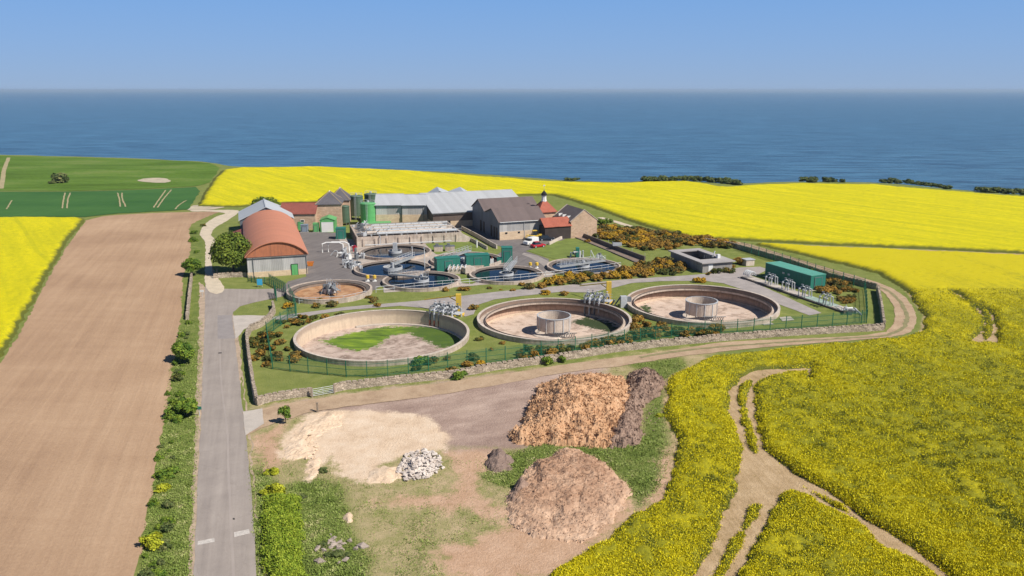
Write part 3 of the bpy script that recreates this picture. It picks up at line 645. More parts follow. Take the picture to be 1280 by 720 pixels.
M_browncl = corrug('brown_cladding', (.15, .11, .09), (.1, .08, .07), pitch=.3, var=.2)
M_bluecl = corrug('blue_grey_cladding', (.15, .17, .2), (.1, .1, .11), pitch=.35, var=.2)
def tiles(name, a, b_, ang=TH):
    m, nt, b = new_mat(name); p = pos(nt, rot=(0, 0, -ang))
    br = nt.nodes.new('ShaderNodeTexBrick'); br.inputs['Scale'].default_value = 2.2; br.inputs['Color1'].default_value = a+(1,); br.inputs['Color2'].default_value = b_+(1,)
    br.inputs['Mortar'].default_value = tuple(c*.5 for c in a)+(1,); br.inputs['Mortar Size'].default_value = .03; ln(nt, p, br.inputs['Vector'])
    c = mix(nt, ramp(nt, noise(nt, pos(nt), .5, 5, .7), [(.35, 0.0), (.7, .6)]), br.outputs['Color'], tuple(x*.6 for x in a))
    ln(nt, c, b.inputs['Base Color']); b.inputs['Roughness'].default_value = .8; bump(nt, b, br.outputs['Fac'], .3, .03); return m
M_redt = tiles('red_pantiles', (.46, .12, .07), (.56, .17, .1)); M_dredt = tiles('dull_red_tiles', (.3, .085, .06), (.4, .12, .085))
M_slate = tiles('grey_slates', (.13, .12, .13), (.19, .175, .185)); M_dslate = tiles('brown_grey_slates', (.17, .14, .13), (.24, .2, .19))
M_white = plain('white_paint', (.78, .77, .74), rough=.5, var=.06); M_dark = plain('dark_opening', (.02, .02, .022), rough=.5, var=.2)
M_glass, nt, b = new_mat('window_glass'); b.inputs['Base Color'].default_value = (.03, .04, .05, 1); b.inputs['Roughness'].default_value = .12
M_green = plain('bright_green_paint', (.13, .42, .15), rough=.45, var=.08, dirt=(.1, .25, .09)); M_dgreen = corrug('dark_green_silo_sheet', (.1, .16, .105), (.07, .1, .07), pitch=.5, var=.2, rough=.5)
M_teal = plain('teal_green_paint', (.035, .2, .15), rough=.45, var=.1, dirt=(.04, .15, .11), obj=True); M_fence = plain('green_fence_paint', (.025, .15, .085), rough=.5, var=.12, bs=0)
M_galv = plain('galvanised_steel', (.52, .53, .54), rough=.5, var=.15, scale=2, metal=.1, bs=0); M_dsteel = plain('dull_steel', (.19, .2, .21), rough=.5, var=.3, scale=2, metal=.3, bs=0)
M_yel = plain('yellow_paint', (.75, .5, .06), rough=.5, var=.06, bs=0, dirt=(.5, .33, .1)); M_oran = plain('orange_paint', (.6, .2, .03), rough=.5, var=.1)
M_red = plain('red_car_paint', (.5, .012, .03), rough=.25, var=.05, spec=.5, bs=0); M_black = plain('black_rubber', (.02, .02, .02), rough=.8, bs=0)
M_blue = plain('light_blue_paint', (.06, .42, .7), rough=.5, var=.08); M_rust = plain('rust_red_pipe', (.28, .1, .07), var=.3, scale=2); M_wood = plain('weathered_wood', (.3, .24, .18), var=.25, scale=1.5)
M_tconc = plain('tank_concrete', (.52, .425, .35), var=.32, scale=.5, dirt=(.2, .15, .12)); M_bridge = plain('weathered_bridge_steel', (.34, .35, .35), rough=.6, var=.25, scale=1.5, bs=0); M_cope = plain('tank_coping', (.58, .49, .41), var=.28, scale=.6, dirt=(.38, .3, .25))
M_twall = plain('tank_inner_wall', (.64, .50, .37), var=.12, scale=.25, dirt=(.46, .35, .26)); M_twall2 = plain('stained_shade_painted_wall', (.5, .34, .25), var=.15, scale=.3, dirt=(.22, .15, .11))
def stain_shade_band(m, z0, col, soft=.25, amp=1.2):
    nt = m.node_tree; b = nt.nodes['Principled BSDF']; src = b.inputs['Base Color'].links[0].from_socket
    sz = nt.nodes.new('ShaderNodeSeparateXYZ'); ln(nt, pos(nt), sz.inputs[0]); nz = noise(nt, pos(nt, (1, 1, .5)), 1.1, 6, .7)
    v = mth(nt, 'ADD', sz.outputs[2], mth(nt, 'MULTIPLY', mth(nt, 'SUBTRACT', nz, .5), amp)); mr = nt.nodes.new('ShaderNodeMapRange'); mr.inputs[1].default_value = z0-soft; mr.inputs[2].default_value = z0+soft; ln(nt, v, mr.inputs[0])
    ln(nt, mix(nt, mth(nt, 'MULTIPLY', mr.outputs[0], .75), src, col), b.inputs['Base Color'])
stain_shade_band(M_twall, .0, (.36, .27, .21)); stain_shade_band(M_twall2, -.7, (.17, .12, .095))  # first is a stain; second mostly paints launder shadow into the wall colour
M_dkc = plain('dark_wet_concrete', (.16, .13, .11), var=.3, scale=.4)
M_dcar = plain('dark_car_paint', (.03, .035, .045), rough=.25, var=.05, spec=.5, bs=0); M_brown = plain('brown_silt', (.24, .18, .14), var=.3, scale=.4)

def extr(mb, prof, l0, l1, axis='x'):
    n = len(prof); P = (lambda l, a, z: (l, a, z)) if axis == 'x' else (lambda l, a, z: (a, l, z))
    vs = [P(l0, a, z) for a, z in prof]+[P(l1, a, z) for a, z in prof]
    mb.add(vs, [(i, (i+1) % n, n+(i+1) % n, n+i) for i in range(n)]+[tuple(range(n)), tuple(reversed(range(n, 2*n)))])
def slab(mb, a0, z0, a1, z1, t, l0, l1, axis='x'):
    extr(mb, [(a0, z0), (a1, z1), (a1, z1+t), (a0, z0+t)], l0, l1, axis)
def gabled(root, W, D, e, r, ridge, mw, mr, plinth=0, mp=None, split=.5, over=.35, mwall2=None):
    """ridge 'x': ridge runs along the front; 'y': ridge runs away from the front"""
    span, length = (D, W) if ridge == 'x' else (W, D)
    w = MB(); extr(w, [(0, 0), (span, 0), (span, e), (span*split, r), (0, e)], 0, length, ridge); w.build('wall', mw, root)
    ro = MB(); t = .14; s1 = (r-e)/(span*split); s2 = (r-e)/(span*(1-split))
    slab(ro, -over, e-over*s1+.01, span*split, r+.01, t, -over, length+over, ridge)
    slab(ro, span+over, e-over*s2+.01, span*split, r+.01, t, -over, length+over, ridge)
    c = MB(); 
    rf = ro.build('roof', mr, root)
    if ridge == 'x': c.box((length/2, span*split, r+.19), (length+2*over, .35, .12))
    else: c.box((span*split, length/2, r+.19), (.35, length+2*over, .12))
    c.build('ridge_cap', mr, rf)
    if plinth:
        p = MB(); p.box((W/2, D/2, plinth/2), (W+.16, D+.16, plinth)); p.build('plinth', mp, root)
def opening(root, kind, x, y, z, w, h, face='front', mat=None, frame=None):
    d = (w, .1, h) if face == 'front' else (.1, w, h)
    m_ = MB(); m_.box((x, y, z+h/2), d); o = m_.build(kind, mat or M_dark, root)
    if frame:
        f = MB(); s = .1
        if face == 'front':
            f.box((x, y, z+h+s/2), (w+2*s, .16, s)); f.box((x-w/2-s/2, y, z+h/2), (s, .16, h)); f.box((x+w/2+s/2, y, z+h/2), (s, .16, h)); f.box((x, y, z-s/2), (w+2*s, .2, s))
        else:
            f.box((x, y, z+h+s/2), (.16, w+2*s, s)); f.box((x, y-w/2-s/2, z+h/2), (.16, s, h)); f.box((x, y+w/2+s/2, z+h/2), (.16, s, h)); f.box((x, y, z-s/2), (.2, w+2*s, s))
        f.build('frame', frame, o)
    return o
def BT(px, py): return G(px, py)
def W2L(p, o, rz=TH):
    d = Vector((p[0]-o.x, p[1]-o.y)); c, s = math.cos(rz), math.sin(rz); return (d.x*c+d.y*s, -d.x*s+d.y*c)
# ---------------------------------------------------------------- Dutch barn with orange roof
o = BT(310.5, 347.5); THB = R(18.5); AXB = Vector((-math.sin(THB), math.cos(THB), 0)); BXB = Vector((math.cos(THB), math.sin(THB), 0))
barn = thing('arched_barn', 'long barn with arched orange roof and weathered grey gable beside the big round tree', 'barn', o, THB)
Wd, Dp, e, rise = 12.6, 50.0, 4.5, 3.1
w = MB(); extr(w, [(0, 0), (Wd, 0), (Wd, e), (0, e)], 0, Dp, 'y'); w.build('wall', M_grey, barn)
p = MB(); p.box((Wd/2, Dp/2, .6), (Wd+.16, Dp+.16, 1.2)); p.build('plinth', M_cream, barn)
N = 24; half = Wd/2+.35; Rr = (half**2+rise**2)/(2*rise); a0 = math.asin(half/Rr)
arc = [(Wd/2+Rr*math.sin(-a0+2*a0*i/N), e+rise-Rr+Rr*math.cos(-a0+2*a0*i/N)) for i in range(N+1)]
g = MB(); extr(g, [(a, z-.02) for a, z in arc], .12, Dp-.12, 'y'); g.build('gable', M_orangeg, barn)
ro = MB(); arc2 = [(Wd/2+(a-Wd/2)*1.02, z+.14) for a, z in arc]
for i in range(N): extr(ro, [arc[i], arc[i+1], arc2[i+1], arc2[i]], -.25, Dp+.2, 'y')
rf = ro.build('roof', M_orange, barn, smooth=False)
t_ = MB(); t_.box((Wd/2, -.3, e), (Wd+.5, .18, .16)); t_.build('gable_trim', plain('dark_trim', (.1, .06, .05)), barn)
opening(barn, 'door', 9.9, -.1, 0, 1.3, 2.4, mat=M_green, frame=M_dark)
for x_ in (1.2, Wd-.1): m_ = MB(); m_.tube([(x_, -.14, 0), (x_, -.14, e-.1)], .07, 6); m_.build('downpipe', M_dsteel, barn)
lt = thing('lean_to', 'small dark red tiled lean-to against the left side of the orange arched barn', 'lean-to', tuple(o+AXB*31-BXB*5.2), THB)
w = MB(); extr(w, [(0, 0), (5.1, 0), (5.1, 3.8), (0, 2.3)], 0, 12.5, 'y'); w.build('wall', M_stone, lt)
ro = MB(); slab(ro, -.4, 2.25, 5.12, 3.95, .16, -.3, 12.8, 'y'); ro.build('roof', M_dredt, lt)
# grey shed behind
gs = thing('grey_shed', 'light grey gable-roofed shed directly behind the orange arched barn', 'shed', tuple(o+AXB*51.2-BXB*1.2), THB)
gabled(gs, 14.2, 17, 5.0, 8.3, 'y', M_bluecl, M_lgreyy); opening(gs, 'door', -.04, 8, 0, 4, 4, 'side')
# red tiled stone building
o = BT(352, 287.5); rb = thing('stone_outbuilding', 'low stone outbuilding with a red tiled roof between orange barn and slate granaries', 'outbuilding', o, R(4))
gabled(rb, 9.9, 8.5, 4.8, 7.3, 'x', M_stone, M_dredt)
opening(rb, 'window', 6.2, -.05, 2.3, .9, .6, mat=M_glass, frame=M_white); opening(rb, 'door', 5.6, -.05, 0, 1.4, 2.3, mat=M_green, frame=M_green)
# granaries with hipped roofs
def hipped(root, W, D, e, r, ml, mr, over=.35, top=.25):
    w = MB(); w.box((W/2, D/2, e/2), (W, D, e)); w.build('wall', ml, root)
    h = MB(); a = -over; A, B = W+over, D+over; cx, cy = W/2, D/2; k = top*W/2
    v = [(a, a, e-.1), (A, a, e-.1), (A, B, e-.1), (a, B, e-.1), (a, a, e+.08), (A, a, e+.08), (A, B, e+.08), (a, B, e+.08), (cx-k*.2, cy-k, r), (cx+k*.2, cy-k, r), (cx+k*.2, cy+k, r), (cx-k*.2, cy+k, r)]
    h.add(v, [(3, 2, 1, 0), (0, 1, 5, 4), (1, 2, 6, 5), (2, 3, 7, 6), (3, 0, 4, 7), (4, 5, 9, 8), (5, 6, 10, 9), (6, 7, 11, 10), (7, 4, 8, 11), (8, 9, 10, 11)])
    rf = h.build('roof', mr, root)
    c = MB(); c.tube([(cx, cy-k-.1, r+.05), (cx, cy+k+.1, r+.05)], .14, 6); c.build('ridge_cap', M_white, rf)
    hh = MB()
    for (x, y), (x2, y2) in zip(((a, a), (A, a), (A, B), (a, B)), ((cx, cy-k), (cx, cy-k), (cx, cy+k), (cx, cy+k))): hh.tube([(x, y, e+.1), (x2, y2, r+.03)], .09, 6)
    hh.build('hip_tiles', plain('ochre_ridge', (.45, .33, .2)), rf)
o = BT(397, 284.5); gr1 = thing('granary', 'square stone granary with slate hipped roof behind the small green garage', 'granary', o, R(8))
hipped(gr1, 7.2, 9.5, 6.9, 10.2, M_stone, M_slate)
o2 = BT(413.5, 278.5); gr2 = thing('granary', 'slate hipped stone granary standing just left of the dark green silos', 'granary', o2, R(8))
hipped(gr2, 5.9, 9.0, 6.9, 10.2, M_stone, M_slate); opening(gr2, 'door', 2.5, -.05, 0, 2, 2.8)
# green garage and small kiosks
def cabin(px, py, W, D, e, r, mat, name, label, cat, rz=R(6), door=None):
    c = thing(name, label, cat, BT(px, py), rz)
    w = MB(); extr(w, [(0, 0), (W, 0), (W, e), (W/2, r), (0, e)], 0, D, 'y'); w.build('body', mat, c)
    ro = MB(); slab(ro, -.15, e-.02, W/2, r+.03, .08, -.15, D+.15, 'y'); slab(ro, W+.15, e-.02, W/2, r+.03, .08, -.15, D+.15, 'y'); ro.build('roof', mat, c)
    if door: opening(c, 'door', W/2, -.04, .05, door[0], door[1], mat=door[2], frame=mat)
    return c
cabin(400.5, 290.3, 4.2, 5.5, 3.4, 4.2, M_green, 'garage', 'small bright green garage with white roller door under the slate granary', 'garage', door=(3.4, 2.9, M_white))
def box_unit(px, py, W, D, Hh, mat, name, label, cat, rz=TH, door=True, roofm=None, over=.06):
    c = thing(name, label, cat, BT(px, py), rz)
    w = MB(); w.box((W/2, D/2, Hh/2+.06), (W, D, Hh-.12)); w.build('body', mat, c)
    r_ = MB(); r_.box((W/2, D/2, Hh+.04), (W+2*over, D+2*over, .08)); r_.build('roof', roofm or mat, c)
    b_ = MB(); b_.box((W/2, D/2, .05), (W+.3, D+.3, .1)); b_.build('base', M_pale, c)
    if door: opening(c, 'door', W*.5, -.03, .15, min(W*.6, 1.6), Hh*.75, mat=mat, frame=M_dsteel)
    return c
box_unit(391.5, 290.5, 1.6, 2, 2.5, M_green, 'storage_cabinet', 'narrow bright green cabinet just left of the green garage', 'cabinet', R(6))
box_unit(376, 290.5, 2, 1.8, 2.1, plain('blue_grey_paint', (.22, .27, .33)), 'storage_box', 'blue-grey storage box with white labels in front of the red-roofed stone outbuilding', 'storage box', R(6))
box_unit(420, 299.5, 2.5, 3, 3, M_teal, 'control_kiosk', 'teal kiosk at the left end of the long raised filter tank', 'kiosk', R(6))
# silos
def silo(px, py, r, h, mat, label, legs=0, dome=.5, extra=True):
    c = thing('silo', label, 'silo', BT(px, py))
    b_ = MB(); b_.lathe([(0, legs), (r, legs), (r, h), (r*.9, h+dome*.5), (0, h+dome)], 32); b_.build('shell', mat, c, smooth=False)
    for z in np.arange(legs+1, h, 1.5): t_ = MB(); t_.lathe([(r, z), (r+.05, z), (r+.05, z+.08), (r, z+.08)], 32); t_.build('hoop', mat, c)
    t_ = MB(); t_.lathe([(r, h-.06), (r+.1, h-.06), (r+.1, h+.08), (r-.1, h+.08)], 32); t_.build('top_ring', mat, c)
    if legs:
        for k in range(4):
            a = k*math.pi/2+.4; l = MB(); l.tube([(r*.85*math.cos(a), r*.85*math.sin(a), 0), (r*.85*math.cos(a), r*.85*math.sin(a), legs)], .12, 6); l.build('leg', M_dsteel, c)
    if extra:
        l = MB(); 
        for s in (-.2, .2): l.tube([(s, -r-.15, .2), (s, -r-.15, h+.8)], .035, 5)
        for z in np.arange(.5, h+.6, .35): l.tube([(-.2, -r-.15, z), (.2, -r-.15, z)], .02, 4)
        l.build('ladder', M_galv, c)
        rl = MB()
        for k in range(10):
            a = k*.628; rl.tube([(r*.9*math.cos(a), r*.9*math.sin(a), h), (r*.9*math.cos(a), r*.9*math.sin(a), h+1)], .03, 4)
        pts = [(r*.9*math.cos(a), r*.9*math.sin(a), h+1) for a in np.linspace(0, 6.283, 25)]; rl.tube(pts, .03, 4); rl.build('guard_rail', M_galv, c)
        cap = MB(); cap.lathe([(0, h+dome+.5), (.35, h+dome+.45), (.35, h+dome-.1)], 12); cap.build('hatch', M_galv, c)
    return c
silo(461, 281, 2.35, 6.5, M_green, 'bright green cylindrical tank on a green tray, in front of the dark silos')
tr = MB(); tr.box((0, 0, .35), (8.6, 5, .7)); t0 = tr.build('bund_tray', M_green); t0.location = BT(470.5, 283.5); t0.location.z = .62; t0.rotation_euler = (0, 0, R(6)); tag(t0, 'low green bund tray under the bright green cylindrical tank', 'tray')
silo(446.5, 274, 2.1, 7.3, M_dgreen, 'tall dark green corrugated silo left of the bright green tank', legs=1.2)
silo(464.5, 270, 2.1, 7.1, M_dgreen, 'tall dark green corrugated silo half hidden behind the bright green tank', legs=1.2)
silo(432, 281, 1.35, 5.6, M_dgreen, 'short dull green silo leaning towards the granary side of the filter tank', legs=.8, extra=False)['label'] = 'short dull green silo between the slate granary and the tall silos'
# grey sheds in the row
o = BT(470.5, 281.5); s1 = thing('livestock_shed', 'grey clad shed with cream lower wall immediately right of the silos', 'shed', o, R(5))
gabled(s1, 8.0, 13, 6.1, 8.5, 'x', M_grey, M_lgrey, 3.2, M_cream)
o = BT(503.5, 281.5); s2 = thing('livestock_shed', 'grey clad shed with cream lower wall, next to the wide pale roof', 'shed', o, R(5))
gabled(s2, 7.4, 14, 6.0, 8.3, 'x', M_grey, M_lgrey, 3.2, M_cream)
for s_, w_ in ((s1, 8), (s2, 6.6)):
    g = MB(); g.box((w_/2, -.42, 6.0), (w_+.5, .14, .14)); g.tube([(w_-.2, -.2, 0), (w_-.2, -.2, 5.9)], .06, 6); g.build('gutter', M_dsteel, s_)
o = BT(541.5, 285.5); s3 = thing('big_barn', 'very wide pale grey roofed barn with brown cladding, behind the brown-roofed barn', 'barn', o, R(19))
gabled(s3, 30, 33, 4.5, 8.3, 'x', M_browncl, M_lgrey, 1.9, M_cream)
opening(s3, 'door', 4.6, -.12, 0, 1.4, 2.1); g = MB(); g.box((15, -.45, 4.3), (30.6, .14, .14)); g.build('gutter', M_dsteel, s3)
o = BT(530, 262) ; s4 = thing('twin_gable_shed', 'pale twin-gabled shed roofs peeping over the back of the wide pale roof', 'shed', o+Vector((1, 5, 0)), R(9))
w = MB(); extr(w, [(0, 0), (16, 0), (16, 3.3), (12.3, 5.4), (8, 3.9), (4, 5.6), (0, 3.3)], 0, 12, 'y'); w.build('wall', M_grey, s4)
ro = MB()
for a_, b_ in (((-.3, 3.15), (4, 5.63)), ((8, 3.95), (4, 5.63)), ((8, 3.95), (12.3, 5.43)), ((16.3, 3.15), (12.3, 5.43))): slab(ro, a_[0], a_[1], b_[0], b_[1], .12, -.3, 12.3, 'y')
ro.build('roof', M_lgreyy, s4)
# brown roofed two-bay barn
o = BT(624.5, 300.5); bb = thing('two_bay_barn', 'brown-roofed barn of two parallel bays with blue-grey gables facing the yard', 'barn', o, R(20.5))
Wb, Db, e = 13.4, 12.0, 5.1
w = MB(); extr(w, [(0, 0), (Db*2, 0), (Db*2, 6.2), (Db*1.5, 9.0), (Db, 6.1), (Db*.5, 7.9), (0, e)], 0, Wb, 'x'); w.build('wall', M_grey, bb)
for yy0, hh in ((0, 1),): pass
gb = MB(); gb.add([(-.04, .0, 0), (-.04, Db*2, 0), (-.04, Db*2, 6.2), (-.04, Db*1.5, 9.0), (-.04, Db, 6.1), (-.04, Db*.5, 7.9), (-.04, 0, e), (.02, .0, 0), (.02, Db*2, 0), (.02, Db*2, 6.2), (.02, Db*1.5, 9.0), (.02, Db, 6.1), (.02, Db*.5, 7.9), (.02, 0, e)],
     [(0, 1, 2, 3, 4, 5, 6), tuple(range(13, 6, -1))]+[(i, (i+1) % 7, 7+(i+1) % 7, 7+i) for i in range(7)]); gb.build('gable', M_bluecl, bb)
p = MB(); p.box((Wb/2+.1, -.06, 1.15), (Wb+.2, .16, 2.3)); p.build('plinth', M_cream, bb)
ro = MB(); slab(ro, -.4, e-.2, Db*.5, 7.93, .14, -.4, Wb+.4); slab(ro, Db, 6.15, Db*.5, 7.93, .14, -.4, Wb+.4); ro.build('roof', M_brownr, bb)
ro = MB(); slab(ro, Db, 6.15, Db*1.5, 9.03, .14, -.4, Wb+3.4); slab(ro, Db*2+.4, 6.0, Db*1.5, 9.03, .14, -.4, Wb+3.4); ro.build('roof', M_brownr, bb)
w = MB(); extr(w, [(Db+.1, 0), (Db*2-.1, 0), (Db*2-.1, 6.1), (Db*1.5, 8.8), (Db+.1, 6.1)], Wb, Wb+3.2, 'x'); w.build('end_bay', M_grey, bb)
for y_ in (2.2, 4.2, 6.6, 13.2, 16): opening(bb, 'door', -.07, y_, 0, 1.2, 3.2, 'side')
for x_ in (1.9, 5.6, 10.9): opening(bb, 'vent', x_, -.16, 1.7, .6, .45)
m_ = MB(); m_.tube([(7.2, -.2, 0), (7.2, -.2, e-.1)], .06, 6); m_.tube([(0, -.45, e-.15), (Wb, -.45, e-.15)], .09, 6); m_.build('gutter', M_galv, bb)
# mill house
o = BT(713.5, 298); mh = thing('mill_house', 'stone farm building with red tiled courtyard roofs and a white cupola on its tower', 'farmhouse', o, R(21))
Wm, Dm, em, rm_ = 8.0, 11.5, 4.6, 7.6
gw = MB(); extr(gw, [(0, -0.2), (Wm, 0), (Wm, em), (Wm/2, rm_), (0, em)], 0, Dm, 'y'); gw.build('wall', M_stone, mh)
ro = MB(); slab(ro, -.3, em-.15, Wm/2, rm_+.02, .14, .15, Dm-.1, 'y'); slab(ro, Wm+.3, em-.15, Wm/2, rm_+.02, .14, .15, Dm-.1, 'y'); ro.build('roof', M_dslate, mh)
vg = MB()
for y_ in (0, Dm-.1): vg = MB(); slab(vg, -.3, em-.05, Wm/2, rm_+.14, .16, y_-.12, y_+.18, 'y'); slab(vg, Wm+.3, em-.05, Wm/2, rm_+.14, .16, y_-.12, y_+.18, 'y'); vg.build('gable_coping', M_cope, mh)
for y_ in (2, 4.4, 6.8): opening(mh, 'window', -.04, y_, 2.2, .8, 1.2, 'side', M_glass, M_white)
for y_ in (3.2, 6.0, 8.6): 
    v_ = MB(); v_.box((.75, y_, em+.85), (1.3, .25, .7)); v_.build('dormer_vent', M_white, mh)
dn = MB(); extr(dn, [(0, 0), (5.5, 0), (5.5, 3.6), (0, 3.6)], -7.8, -.05, 'x'); dn.build('wall', plain('stone_in_painted_shade', (.06, .045, .04)), mh)  # stone coloured near black to stand for the wing's shaded face
ro = MB(); slab(ro, -.3, 3.5, 2.75, 5.6, .14, -8.1, .2, 'x'); slab(ro, 5.8, 3.5, 2.75, 5.6, .14, -8.1, .2, 'x'); ro.build('roof', M_redt, mh)
w = MB(); w.box((-6.9, 10.2, 1.8), (4.6, 9.2, 3.6)); w.build('wall', M_stone, mh)
ro = MB(); slab(ro, -9.5, 3.5, -6.9, 5.5, .14, 5.6, 15, 'y'); slab(ro, -4.3, 3.5, -6.9, 5.5, .14, 5.6, 15, 'y'); ro.build('roof', M_redt, mh)
w = MB(); w.box((-1.9, 14.6, 2.9), (5.2, 5.2, 5.8)); w.build('tower', M_stone, mh)
tb = MB(); ex, ey = -1.9, 14.6
tb.add([(ex-3, ey-3, 5.7), (ex+3, ey-3, 5.7), (ex+3, ey+3, 5.7), (ex-3, ey+3, 5.7), (ex-.7, ey-.7, 8.6), (ex+.7, ey-.7, 8.6), (ex+.7, ey+.7, 8.6), (ex-.7, ey+.7, 8.6), (ex-3, ey-3, 5.85), (ex+3, ey-3, 5.85), (ex+3, ey+3, 5.85), (ex-3, ey+3, 5.85)],
       [(3, 2, 1, 0), (0, 1, 9, 8), (1, 2, 10, 9), (2, 3, 11, 10), (3, 0, 8, 11), (8, 9, 5, 4), (9, 10, 6, 5), (10, 11, 7, 6), (11, 8, 4, 7), (4, 5, 6, 7)])
tw = tb.build('tower_roof', M_redt, mh)
cu = MB(); cu.lathe([(.85, 8.3), (.85, 8.9), (.75, 8.95), (.7, 10.1), (.85, 10.15), (.85, 10.3)], 8, (ex, ey, 0)); cp_ = cu.build('cupola', M_white, tw)
cu = MB(); cu.lathe([(.95, 10.3), (.8, 10.9), (.4, 11.3), (.12, 11.7), (.0, 12)], 8, (ex, ey, 0)); cu.build('dome', M_dark, tw)
cu = MB(); cu.tube([(ex, ey, 11.8), (ex, ey, 13.6)], .04, 5); cu.box((ex, ey, 13.1), (1.0, .04, .25), .5); cu.build('weather_vane', M_galv, tw)
# ---------------------------------------------------------------- raised filter block
o = BT(446.5, 309); fb = thing('filter_tank', 'long raised concrete filter tank carrying rows of pipes, below the grey sheds', 'filter tank', o, R(16))
Wf, Df, hf = 28.0, 21.0, 2.6
w = MB(); w.box((Wf/2, Df/2, (hf-1.1)/2), (Wf, Df, hf-1.1)); w.build('basin', M_cream if 0 else M_cope, fb)
w = MB()
for (x, y, sx, sy) in ((Wf/2, .2, Wf, .4), (Wf/2, Df-.2, Wf, .4), (.2, Df/2, .4, Df-.8), (Wf-.2, Df/2, .4, Df-.8)): w.box((x, y, hf-.55), (sx, sy, 1.1))
for k in (1, 2, 3): w.box((Wf/2, Df*k/4, hf-.6), (Wf-.8, .35, 1.0))
w.build('rim_wall', M_tconc, fb)
w = MB(); w.box((.0-.05, Df/2, hf/2), (.12, Df, hf-.1)); w.build('side_panel', M_dkc, fb)
w = MB(); w.box((Wf/2, Df/2, hf-1.0), (Wf-.9, Df-.9, .1)); w.build('filter_media', M_dkc, fb)
for k, y_ in enumerate((1.7, 3.2, 6.3, 7.6, 10.4, 11.8, 14.8)):
    t_ = MB(); t_.tube([(3.0 if k % 2 else 5.5, y_, hf+.45), (Wf-1-(k % 3), y_, hf+.45)], .46 if k % 2 else .34, 10)
    for x in np.arange(4, Wf-2, 4): t_.box((x, y_, hf+.05), (.3, .5, .5))
    t_.build('pipe', M_cope if k % 2 else M_galv, fb)
for y_ in (4.6, 9.0, 13.2):
    t_ = MB(); t_.box((Wf/2, y_, hf+.12), (Wf-1, 1.0, .08))
    for s in (-.5, .5):
        for z in (.6, 1.15): t_.tube([(1, y_+s, hf+z), (Wf-1, y_+s, hf+z)], .03, 4)
        for x in np.arange(1, Wf-1, 2.2): t_.tube([(x, y_+s, hf+.1), (x, y_+s, hf+1.15)], .03, 4)
    t_.build('walkway', M_dsteel, fb)
for k in range(9):
    t_ = MB(); x_ = 1.6+k*3.1; t_.box((x_, -.12, 1.05), (.3, .26, 2.1)); t_.build('buttress', M_tconc, fb)
t_ = MB(); t_.tube([(2, -.5, .5), (Wf-3, -.5, .5)], .14, 8); t_.tube([(6, -.5, .5), (6, -.5, 2.7), (6, .8, 2.7)], .12, 8); t_.build('feed_pipe', M_galv, fb)
t_ = MB()
for z in (.55, 1.1): t_.tube([(0, .1, hf+z), (Wf, .1, hf+z)], .035, 4)
for x in np.arange(0, Wf+.1, 1.9): t_.tube([(x, .1, hf), (x, .1, hf+1.1)], .035, 4)
t_.build('handrail', M_galv, fb)
random.seed(3)
for k in range(16):
    t_ = MB(); x, y = random.uniform(.6, 5.5), random.uniform(1, Df-1); s = random.uniform(.5, 1.2)
    t_.box((x, y, hf+s*.4), (s, s*.8, s*.8), random.random()); t_.tube([(x, y, hf), (x+random.uniform(-1.5, 1.5), y+random.uniform(-1, 1), hf+1.3)], .1, 6)
    t_.build('valve_gear', M_galv if k % 3 else M_dsteel, fb)
for x, h_ in ((9, 1.2), (13.5, .9), (14.8, .9), (16.8, .9), (22, 1.1), (23.4, 1.2), (20.5, .9)):
    t_ = MB(); t_.box((x, 5.4, hf+h_/2), (.5, .5, h_)); t_.build('valve_post', M_white, fb)
w = MB(); w.add([(Wf, 0, 0), (Wf+3.6, 0, 0), (Wf+3.6, 2.2, 0), (Wf, 2.2, 0), (Wf, 0, hf-.3), (Wf, 2.2, hf-.3)], [(0, 1, 4), (3, 5, 2), (1, 2, 5, 4), (0, 3, 2, 1), (0, 4, 5, 3)]); w.build('access_stair', M_cope, fb)
# curved parapet road beside the brown barn
pw = smooth_line(GP([(577, 287), (586, 291.5), (600, 299), (612, 306), (621, 311)]), step=1)
def strip_wall(name, line, th, h, mat, label, cat, z0=0, jit=0, seed=0, cope=None):
    L = [np.array(p) for p in line]; mb = MB(); n = len(L)
    rows = []
    rr = np.random.default_rng(seed)
    for i, p in enumerate(L):
        t = L[min(i+1, n-1)]-L[max(i-1, 0)]; t = t/(np.linalg.norm(t)+1e-9); nn = np.array([-t[1], t[0]])
        j = rr.normal(0, jit, 8) if jit else np.zeros(8)
        w_ = th/2; hh = h*(1+j[0]*.6)
        pts = [p+nn*(w_*1.15+j[1]), p+nn*(w_*1.0+j[2]), p+nn*(w_*.75+j[3]), p-nn*(w_*.75+j[4]), p-nn*(w_*1.0+j[5]), p-nn*(w_*1.15+j[6])]
        zs = [z0-.1, z0+hh*.5, z0+hh, z0+hh, z0+hh*.5, z0-.1]
        rows.append([(q[0], q[1], z) for q, z in zip(pts, zs)])
    vs = [v for r_ in rows for v in r_]; fs = []
    for i in range(n-1):
        for k in range(5): fs.append((i*6+k, i*6+k+1, (i+1)*6+k+1, (i+1)*6+k))
    fs += [tuple(range(5, -1, -1)), tuple(range((n-1)*6, n*6))]
    mb.add(vs, fs)
    if cope:
        for i in range(n-1):
            p = (L[i]+L[i+1])/2; t = L[i+1]-L[i]; a = math.atan2(t[1], t[0]); l = np.linalg.norm(t)
            mb.box((p[0], p[1], z0+h+.08+rr.normal(0, .02)), (l*rr.uniform(.6, .95), th*rr.uniform(.6, .95), rr.uniform(.08, .3)), a+rr.normal(0, .08))
    ob = mb.build(name, mat); tag(ob, label, cat); return ob
strip_wall('parapet_wall', pw, .3, 1.1, M_cope, 'curving pale concrete parapet beside the ramp left of the brown-roofed barn', 'wall')
